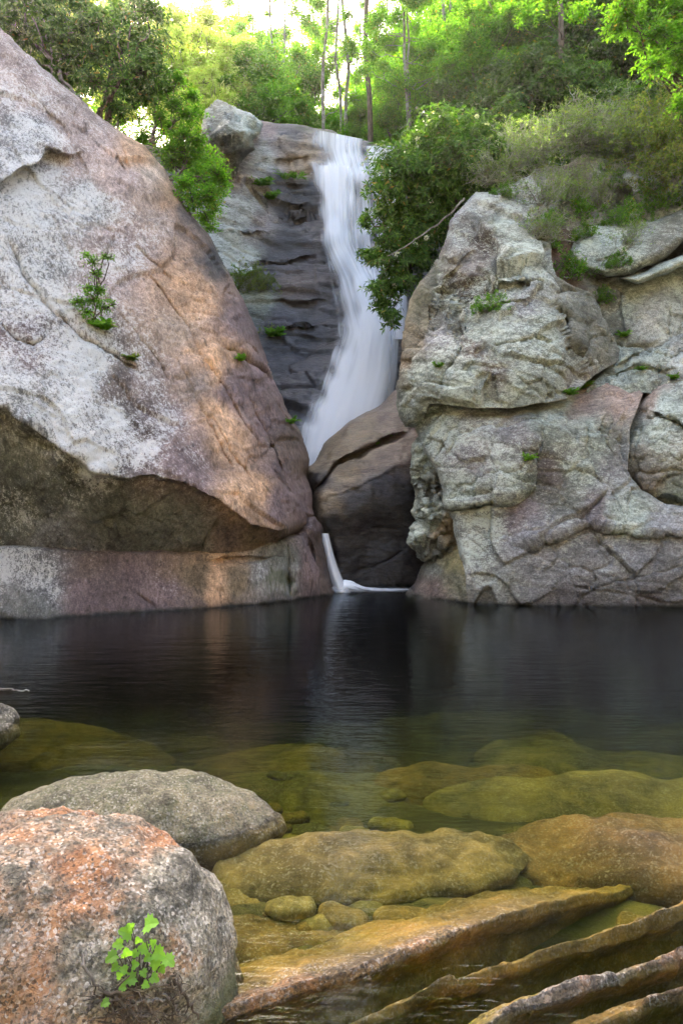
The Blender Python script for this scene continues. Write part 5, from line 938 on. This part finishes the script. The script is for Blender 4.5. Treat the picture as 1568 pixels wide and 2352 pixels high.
for i, (x, y, rz, s) in enumerate([(4.9, 20.5, 0, .9), (6.2, 21.6, 1.2, 1.0), (7.5, 21.0, 2.1, 1.0), (8.8, 22, 3.3, 1.1), (10.2, 21.6, 4.2, 1.1), (5.6, 23.2, 5.0, 1.1), (7.0, 24, .6, 1.15), (9.5, 24.5, 1.7, 1.2), (11.6, 23, 2.7, 1.2), (4.6, 22.6, 3.9, .95), (8.0, 19.6, 4.9, .75), (10.6, 19.8, 5.8, .85), (12.6, 20.8, .2, 1.0), (4.2, 18.6, 2.4, .7), (5.7, 19.3, 1.0, .7), (3.9, 24.5, 3.0, .9), (12, 26, 1, 1.2)]):
    put((pr_dark, pr_dark2)[i % 2], x, y, rz, s, ('long leafed glossy evergreen shrub in the thicket above the grey cliff', 'darker short leafed evergreen shrub in the thicket above the grey cliff')[i % 2], (G, G + ', darker kind')[i % 2])
G = 'far trees closing the view up the hill'
for i, (x, y, rz, s) in enumerate([(-16, 48, 0, 2.0), (-10, 50, 1, 1.7), (8, 48, 3, 2.0), (13, 46, 4, 2.0), (18, 44, 5, 2.1), (3, 54, 2, 1.9), (23, 38, 1, 2), (17, 34, 2.5, 1.6), (-22, 42, 3, 2), (-1.5, 52, .5, 1.6), (-3.5, 43, .9, 1.5), (-7.5, 42, 4.1, 1.6), (-9, 38, 5.0, 1.4), (0, 45, 2.2, 1.3), (6.5, 40, .2, 1.5), (1.5, 38, 3.3, 1.0), (5, 44, 1.4, 1.9), (-5, 47, 2.6, 1.7), (2, 47, 5.2, 1.5)]):
    put((pr_bright, pr_bright2, pr_mid)[i % 3], x, y, rz, s, 'far leafy tree higher up the hill behind the others', G)
for pr in (pr_gold, pr_bright, pr_bright2, pr_mid): pass
G = 'unseen trees added on the bank to shade the foreground'  # out of view, added to keep sun off the near boulders
for x, y, rz, s in [(-13.6, 16.6, 0, 1.1), (-15.3, 15.4, 1.3, 1.2), (-14.6, 20, 2.5, 1.2)]:
    put(pr_mid, x, y, rz, s, 'unseen leafy tree added on the high bank to shade the foreground', G)
# tall trunks above the lip
def tall_tree(x, y, h, r, seed, lean=(0, 0), bark=None, label='', group=None, crown=True):
    rng = np.random.RandomState(seed); b = at_ground(x, y, -.2); top = b + [lean[0] * h, lean[1] * h, h]
    cl = []
    path = limb(rng, b, top, r, r * .45, 14, .02)
    root = empty('tall_tree', b); tag(root, label, 'tree', group)
    paths = []
    for k in range(20):
        f = rng.uniform(.18, .98); p0 = path[0][min(13, int(f * 14))]; L = rng.uniform(.7, 2.0); a = rng.rand() * 6.28
        tip = p0 + [math.cos(a) * L, math.sin(a) * L, rng.uniform(-.15, .5) * L]; paths.append(limb(rng, p0, tip, .028, .006, 7, .14))
        if f > .3 or rng.rand() < .3: cl.append((tip, rng.uniform(.4, .8)))
    tubes_obj('trunk', [path], bark or m_bark_grey, root, 9); tubes_obj('branches', paths, bark or m_bark_grey, root, 4)['kind'] = 'stuff'
    if crown and cl:
        C, Dd, Nn, F, L, W, tw = foliage(rng, cl, 'spray', .5, (.13, .065), .6)
        leaves_obj('crown', C, Dd, Nn, L, W, leaf_tints(rng, len(C), 'bright', F), m_sunleaf, root)['kind'] = 'stuff'
    return root
TL = [(748, 29.5, 17, .085, (-.004, 0), m_bark_grey, 'slim grey trunk at the edge of the waterfall lip, leftmost of three close together'), (770, 31, 17, .075, (0, 0), m_bark_grey, 'slim grey trunk in the middle of three close together above the lip'), (795, 30, 16, .095, (-.008, 0), m_bark_grey, 'grey trunk with bare side twigs above the middle of the waterfall lip'),
      (849, 29, 20, .125, (-.006, 0), m_bark, 'tall straight dark trunk above the shrub side of the waterfall lip'), (934, 27.2, 12, .075, (-.03, 0), m_bark_grey, 'pale leaning trunk beside its twin next to the blossoming rhododendron'), (945, 27.4, 12, .06, (-.05, 0), m_bark_grey, 'thinner pale leaning trunk of the twin next to the blossoming rhododendron'), (996, 34, 20, .11, (0, 0), m_bark_grey, 'far straight trunk among green leaves behind the leaning twins'),
      (625, 33, 16, .07, (.004, 0), m_bark_grey, 'thin trunk in bright leaves above the jutting boulder'), (560, 36, 18, .08, (0, 0), m_bark_grey, 'thin far trunk in the brightest leaves'), (1282, 23, 13, .12, (.0, 0), m_bark, 'brown trunk standing in the dark thicket')]
for i, (u, y, h, r, ln, bk, lab) in enumerate(TL): tall_tree((u - CX) / FPX * y, y, h, r, 300 + i, ln, bk, lab, 'tall trees above the waterfall lip')
for i, (u, y) in enumerate([(470, 40), (520, 46), (585, 41), (655, 38), (690, 44), (720, 40), (820, 42), (880, 38), (910, 45), (960, 41), (1040, 40), (1090, 36), (430, 35), (770, 50)]):
    tall_tree((u - CX) / FPX * y, y, 19, .07, 350 + i, (0, 0), m_bark_grey, 'slender far tree with airy crown behind the lip of the waterfall', 'slender far trees behind the lip')
tall_tree(*(P(241, 250, 18.2)[:2]), 12, .10, 330, (.005, 0), m_bark, 'straight dark trunk rising through the rhododendron on the slab top', None, False)
# maple boughs over the grey cliff
plant('maple_tree', at_ground(10.2, 16.8), px_clumps([(1440, 20), (1490, 10), (1540, 30), (1410, 55, None, .4), (1460, 60), (1510, 70), (1560, 60), (1480, 105, None, .4), (1530, 110), (1570, 120), (1500, 150, None, .35), (1550, 160, None, .4), (1590, 20), (1600, 90), (1440, -20), (1520, -30), (1590, 200, None, .4), (1560, 240, None, .35)], 14.6, .5, rg, .4), 'spray', 'bright', 131, (.11, .05), .9, stems=2, stem_r=.09, label='leafy tree reaching bright boughs over the top of the grey cliff', cat='tree', stem_name='trunk', crown_name='crown')

# --- twiggy lichened shrubs along the top of the grey cliff
def twiggy(name, seed, rad=.8, n=34, pal='olive', leaves=900, leaf=(.05, .022), mat=None, spread=1.0, thick=1.0):
    rng = np.random.RandomState(seed); root = empty(name, (0, 0, 0)); paths = []; tips = []
    for k in range(n):
        d = unit(rng.normal(size=3) * [1, 1, .5] * spread + [0, -.1, .8]); L = rad * rng.uniform(.6, 1.25); p0 = rng.normal(size=3) * [.12, .12, 0] * rad
        main_ = limb(rng, p0, p0 + d * L, .010 * thick, .003 * thick, 8, .22); paths.append(main_)
        for j in range(7):
            q = main_[0][rng.randint(2, 8)]; e = unit(d + rng.normal(size=3) * .9) * rad * rng.uniform(.15, .42); sub = limb(rng, q, q + e, .0045 * thick, .002 * thick, 5, .25); paths.append(sub); tips += list(sub[0][2:])
    tubes_obj('twigs', paths, mat or m_twig_pale, root, 3)['kind'] = 'stuff'
    tips = np.array(tips); i = rng.randint(0, len(tips), leaves); d = unit(rng.normal(size=(leaves, 3)) + [0, 0, .3])
    leaves_obj('foliage', tips[i] + .02 * rng.normal(size=(leaves, 3)), d, rng.normal(size=(leaves, 3)) + [0, 0, 1], leaf[0] * rng.uniform(.7, 1.3, leaves), leaf[1] * rng.uniform(.7, 1.3, leaves), leaf_tints(rng, leaves, pal), m_broad, root)['kind'] = 'stuff'
    return root
tw_pale = [twiggy('twiggy_shrub', 401 + k, .9, 44, 'pale', 1900, (.055, .024), thick=1.6) for k in range(2)]
tw_olive = [twiggy('leafy_shrub', 411 + k, .8, 30, 'olive', 4200, (.055, .026), m_bark_grey) for k in range(2)]
tw_green = [twiggy('small_shrub', 421 + k, .55, 24, 'mid', 1900, (.085, .03), m_bark_grey) for k in range(2)]
def put_px(proto, u, v, rz, s, label, cat, group=None, D=None, lift=0.0):
    if D is None:
        h, n = hit(u, v)
        if h is None: return None
    else: h = P(u, v, D)
    o = put(proto, h[0], h[1], rz, s, label, group, h[2] - .03 + lift); o['category'] = cat; return o
G = 'lichened twiggy shrubs along the cliff top'
for i, (u, v, s, D) in enumerate([(1120, 415, .75, 15.6), (1160, 395, .85, 15.9), (1200, 375, .9, 16.2), (1240, 350, .9, 16.8), (1285, 330, 1.0, 17.2), (1330, 325, 1.0, 17.4), (1370, 330, 1.0, 17.4), (1410, 330, .9, 17.4), (1450, 340, .9, 17.2), (1180, 350, .8, 17.0), (1300, 300, .9, 18.2), (1390, 290, .9, 18.4)]):
    put_px(tw_pale[i % 2], u, v, i * 1.3, s, 'grey green twiggy shrub with lichen on its bare twigs along the cliff top', 'shrub', G, D)
G = 'olive bushes at the end of the cliff top'
for i, (u, v, s, D) in enumerate([(1480, 345, 1.1, 16.6), (1520, 380, 1.15, 16.0), (1560, 360, 1.2, 16.0), (1540, 430, .9, 15.8), (1590, 420, 1.2, 15.6), (1500, 300, 1.2, 17.6), (1560, 270, 1.3, 17.4)]):
    put_px(tw_olive[i % 2], u, v, i * 1.9, s, 'brownish green bush hanging at the far end of the cliff top', 'bush', G, D)
G = 'small shrubs rooted on the cliff ledges'
for i, (u, v, s) in enumerate([(1235, 545, .7), (1255, 520, .6), (1330, 500, .9), (1370, 480, .9), (1420, 520, .8), (1460, 505, .8), (1300, 460, .8), (1400, 430, .8), (1345, 545, .6), (1440, 560, .55), (1150, 450, .5), (1520, 480, .8), (1310, 420, .7), (1490, 450, .7), (1420, 610, .5), (1240, 470, .8)]):
    put_px(tw_green[i % 2] if i % 3 else tw_pale[i % 2], u, v, i * 2.2, s, 'small leafy shrub rooted on a ledge of the grey cliff', 'shrub', G)
for (u, v, s, lab) in [(1312, 640, .95, 'dark leafed shrub in the hollow between the cliff blocks'), (1120, 715, .6, 'thin pale green shrub on the lichened face of the grey block'), (1375, 690, .5, 'little shrub in the hollow below the rounded ledge')]:
    put_px(tw_green[0], u, v, s * 5, s, lab, 'shrub')
G = 'shrubs on the back cliff'
for i, (u, v, s) in enumerate([(575, 650, .8), (600, 670, .7), (560, 670, .8), (625, 770, .5)]): put_px(tw_olive[i % 2], u, v, i, s, 'low green shrub on a ledge of the dark back cliff', 'shrub', G)
# --- ferns and tufts
def tuft(u, v, s, pal, seed, label, n=46, leaf=(.16, .022), cat='fern', spread=1.0):
    h, nr = hit(u, v)
    if h is None: return
    rng = np.random.RandomState(seed); root = empty('fern' if cat == 'fern' else 'grass_tuft', h); tag(root, label, cat)
    C, Dd, Nn = [], [], []
    for k in range(max(6, n // 3)):
        a = rng.rand() * 6.28; d = unit(np.array([math.cos(a) * spread, math.sin(a) * spread - .6, rng.uniform(.6, 1.8)])); L = s * rng.uniform(.6, 1.3)
        for j in range(9):
            f = (j + 1) / 9; p = h + d * L * f + np.array([0, 0, -.35]) * L * f * f
            if cat == 'fern':
                for sg in (-1, 1): C.append(p); Dd.append(unit(np.cross(d, [0, 0, 1])) * sg + d * .5 + rng.normal(size=3) * .15); Nn.append(np.array([0, -1., .6]) + rng.normal(size=3) * .45)
            else: C.append(p); Dd.append(d + np.array([0, 0, -f]) + rng.normal(size=3) * .1); Nn.append(rng.normal(size=3))
    C, Dd, Nn = map(np.array, (C, Dd, Nn)); m = len(C)
    leaves_obj('fronds' if cat == 'fern' else 'blades', C, Dd, Nn, s * (.42 if cat == 'fern' else .5) * rng.uniform(.6, 1.2, m), s * (.14 if cat == 'fern' else .07) * rng.uniform(.7, 1.2, m), leaf_tints(rng, m, pal), m_broad, root)['kind'] = 'stuff'
for i, a in enumerate([(1212, 1058, .18, 'bright', 'bright green fern clump in the middle of the grey lower block'), (1340, 893, .2, 'mid', 'leafy green clump in the corner under the folded layers'), (1308, 908, .18, 'mid', 'small green clump where the upper block rests on the ledge'), (897, 1003, .16, 'bright', 'tiny green plants in the long crack of the wet dark slab'), (862, 1022, .12, 'bright', 'smallest green sprig in the crack of the wet dark slab'), (551, 830, .2, 'bright', 'small green sprig in the crevice of the leaning slab'),
        (1266, 572, .28, 'mid', 'green sprig beside the dead branch on the cliff ledge'), (1430, 775, .2, 'mid', 'green sprig below the pale flat rock face'), (1470, 852, .14, 'mid', 'tiny sprig on the folded rock layers'), (1545, 872, .16, 'mid', 'green sprig above the pink ledge'), (600, 430, .5, 'mid', 'green fern on the upper ledge of the back cliff'), (622, 460, .45, 'mid', 'fern hanging in the cleft of the back cliff'), (630, 775, .45, 'bright', 'bright fern low on the wet back cliff'), (665, 975, .25, 'mid', 'sprig on the sharp edge of the leaning slab'), (240, 760, .3, 'bright', 'green tuft at the foot of the small rock shrub'), (300, 830, .2, 'olive', 'dry tuft in the diagonal crack of the leaning slab'), (1005, 845, .14, 'mid', 'tiny sprig on the smooth flank of the upper block')]):
    tuft(*a[:4], 500 + i, a[4])
for i, a in enumerate([(680, 415, .5, 'mid', 'grass tuft on the wet ledge beside the waterfall'), (655, 415, .45, 'mid', 'grass tuft next to the fern on the wet ledge'), (560, 640, .5, 'pale', 'pale grass tuft on the lichened side of the back cliff')]): tuft(*a[:4], 540 + i, a[4], 60, cat='grass')

# --- roots, dead branches, stick
def px_tube(name, pts, r, mat, label, cat, D=None, off=.02, sides=7, seed=0):
    rng = np.random.RandomState(seed); X = []
    for q in pts:
        if len(q) > 2: X.append(P(*q))
        else:
            h, n = hit(*q)
            if h is None: continue
            X.append(h + (np.array([0, 0, CAM_H]) - h) / np.linalg.norm(h) * off)
    X = np.array(X); k = np.linspace(0, len(X) - 1, len(X) * 5); Y = np.column_stack([np.interp(k, np.arange(len(X)), X[:, i]) for i in range(3)])
    for _ in range(3): Y[1:-1] = (Y[:-2] + 2 * Y[1:-1] + Y[2:]) / 4
    Y[1:-1] += rng.normal(size=(len(Y) - 2, 3)) * r * .35
    o = tubes_obj(name, [(Y, np.linspace(r, r * .35, len(Y)))], mat, None, sides); return tag(o, label, cat)
px_tube('root', [(185, 228), (205, 240), (222, 258), (240, 270), (256, 284)], .035, m_bark_grey, 'thick pale root snaking down the top of the leaning slab', 'root', off=.03)
px_tube('bare_branch', [(1066, 455, 15.2), (1040, 485, 15.3), (1004, 515, 15.4), (949, 555, 15.4), (915, 575, 15.3), (889, 588, 15.2)], .024, m_bark_grey, 'bare pale branch reaching out below the blossoming rhododendron', 'branch', seed=3)
px_tube('dead_branch', [(1262, 540), (1275, 548), (1300, 552), (1330, 560)], .028, m_twig_pale, 'bleached dead branch lying on the ledge of the grey cliff', 'branch', off=.06, seed=4)
px_tube('dead_branch', [(1268, 520), (1280, 500), (1288, 480), (1286, 468)], .018, m_twig_pale, 'upright dead branch beside the bleached one on the cliff ledge', 'branch', off=.1, seed=5)
px_tube('leaning_stem', [(1240, 500), (1236, 480), (1224, 450), (1204, 415), (1180, 398)], .02, m_bark, 'dark curved bare stem leaning out over the upper grey block', 'stem', off=.12, seed=6)
px_tube('stick', [(-30, 1580, DW(1586)), (20, 1584, DW(1586)), (68, 1587, DW(1587))], .014, m_bark_grey, 'bare grey stick floating at the edge of the dark pool', 'stick', seed=7)

# --- seedling at the foot of the rusty boulder
base, _ = hit(318, 2285)
sd_root = empty('seedling', base); tag(sd_root, 'small seedling with lobed light green leaves against the rusty boulder', 'plant')
half = np.array([(0, 0), (.02, .16), (-.06, .36), (.14, .34), (.22, .56), (.40, .40), (.56, .50), (.66, .26), (.86, .22), (1, 0)])
lob = np.concatenate([half, half[-2:0:-1] * [1, -1]])
lv = [(345, 2122, 52, 20), (290, 2142, 44, 150), (272, 2169, 32, 190), (292, 2189, 36, 95), (257, 2199, 38, 215), (330, 2179, 34, 170), (352, 2169, 34, 60), (365, 2190, 42, 330), (357, 2214, 34, 270), (388, 2207, 40, 320), (300, 2249, 38, 200), (285, 2227, 26, 160), (310, 2216, 28, 20), (355, 2247, 30, 330), (242, 2304, 26, 210), (275, 2240, 24, 120), (330, 2235, 24, 300), (318, 2160, 26, 100), (372, 2225, 26, 300), (265, 2222, 26, 230), (312, 2190, 24, 250), (340, 2200, 26, 220), (282, 2268, 22, 200), (335, 2262, 24, 330), (300, 2128, 24, 120)]
rs = np.random.RandomState(77); paths = []
for i, (u, v, sz, ang) in enumerate(lv):
    h, _n = hit(u, v); D = min(h[1] - .035, base[1] + .02) if h is not None else base[1]
    c = P(u, v, D); L = sz * D / FPX * .8; a = math.radians(ang)
    dr = unit(np.array([math.cos(a), -.35, math.sin(a) * .8 + .1])); nr = unit(np.array([.25 * rs.normal(), -.75, .75 + .2 * rs.normal()])); sdv = unit(np.cross(nr, dr)); nr = np.cross(dr, sdv)
    pts = lob - [.45, 0]; V = c + L * (pts[:, :1] * dr + pts[:, 1:] * sdv + (-.35 * pts[:, :1] ** 2 + .22 * np.abs(pts[:, 1:])) * nr); V = np.concatenate([V, [c]])
    n = len(lob); tri = np.column_stack([np.arange(n), (np.arange(n) + 1) % n, np.full(n, n)])
    t_ = np.array([0.24, 0.46, 0.09]) * rs.uniform(.8, 1.25) * (1.3 if i == 0 else 1)
    leaves = mesh_np('leaf', V, tri.ravel(), np.full(n, 3), m_broad, False, {'tint': np.tile(t_, (n + 1, 1))}, parent=sd_root)
    paths.append(limb(rs, base + rs.normal(size=3) * .006, c - dr * L * .4, .0028, .0014, 7, .07))
for p_ in paths: tubes_obj('stem', [p_], leaf_mat_stem if 'leaf_mat_stem' in globals() else m_bark, sd_root, 5)
tg = empty('root_tangle', base + [0, 0, -.03]); tag(tg, 'tangle of dry twigs and roots under the seedling', 'roots')
tw = []
for pts in [[(185, 2190), (195, 2225), (215, 2255), (245, 2285)], [(240, 2280), (300, 2282), (350, 2268), (390, 2262)], [(390, 2262), (402, 2230)], [(265, 2290), (290, 2320), (310, 2352)], [(340, 2300), (380, 2295)], [(400, 2250), (430, 2290), (455, 2340)], [(215, 2290), (200, 2330)], [(240, 2285), (215, 2310), (200, 2320)], [(330, 2290), (350, 2330), (345, 2360)], [(300, 2300), (330, 2340)], [(370, 2280), (400, 2310), (420, 2350)], [(250, 2300), (265, 2345)]]:
    X = [];
    for q in pts:
        h, _n = hit(*q)
        if h is not None: X.append(h + (np.array([0, 0, CAM_H]) - h) * .012)
    if len(X) > 1:
        X = np.array(X); k = np.linspace(0, len(X) - 1, 14); Y = np.column_stack([np.interp(k, np.arange(len(X)), X[:, i]) for i in range(3)]); Y[1:-1] += rs.normal(size=(12, 3)) * .0035
        tubes_obj('twig', [(Y, np.linspace(.0055, .0028, 14))], m_bark if rs.rand() < .5 else m_bark_grey, tg, 6)
litter = []
for k in range(70):
    h, _n = hit(rs.uniform(230, 420), rs.uniform(2265, 2360))
    if h is None: continue
    h = h + (np.array([0, 0, CAM_H]) - h) * .008; e = unit(rs.normal(size=3) * [1, .5, .6]) * rs.uniform(.02, .07); litter.append(limb(rs, h - e, h + e, .0022, .0012, 5, .2))
tubes_obj('litter', litter, m_bark, tg, 4)['kind'] = 'stuff'

# ---------------------------------------------------------------- sunlit mist in the gorge air
m_haze, nt, out = new_mat('haze_air'); t = NT(nt)
pv = t.n('ShaderNodeVolumePrincipled'); pv.inputs['Color'].default_value = (1, .98, .94, 1); pv.inputs['Density'].default_value = .0004; pv.inputs['Anisotropy'].default_value = .8
t.L(pv.outputs[0], out.inputs['Volume'])
hx, hy0, hy1, hz0, hz1 = 320., -130., 420., -8., 90.
hv = [(-hx, hy0, hz0), (hx, hy0, hz0), (hx, hy1, hz0), (-hx, hy1, hz0), (-hx, hy0, hz1), (hx, hy0, hz1), (hx, hy1, hz1), (-hx, hy1, hz1)]
hz_o = mesh_np('haze', np.array(hv, float), np.array([(3, 2, 1, 0), (4, 5, 6, 7), (0, 1, 5, 4), (1, 2, 6, 5), (2, 3, 7, 6), (3, 0, 4, 7)]).ravel(), np.full(6, 4), m_haze, False); hz_o['kind'] = 'stuff'
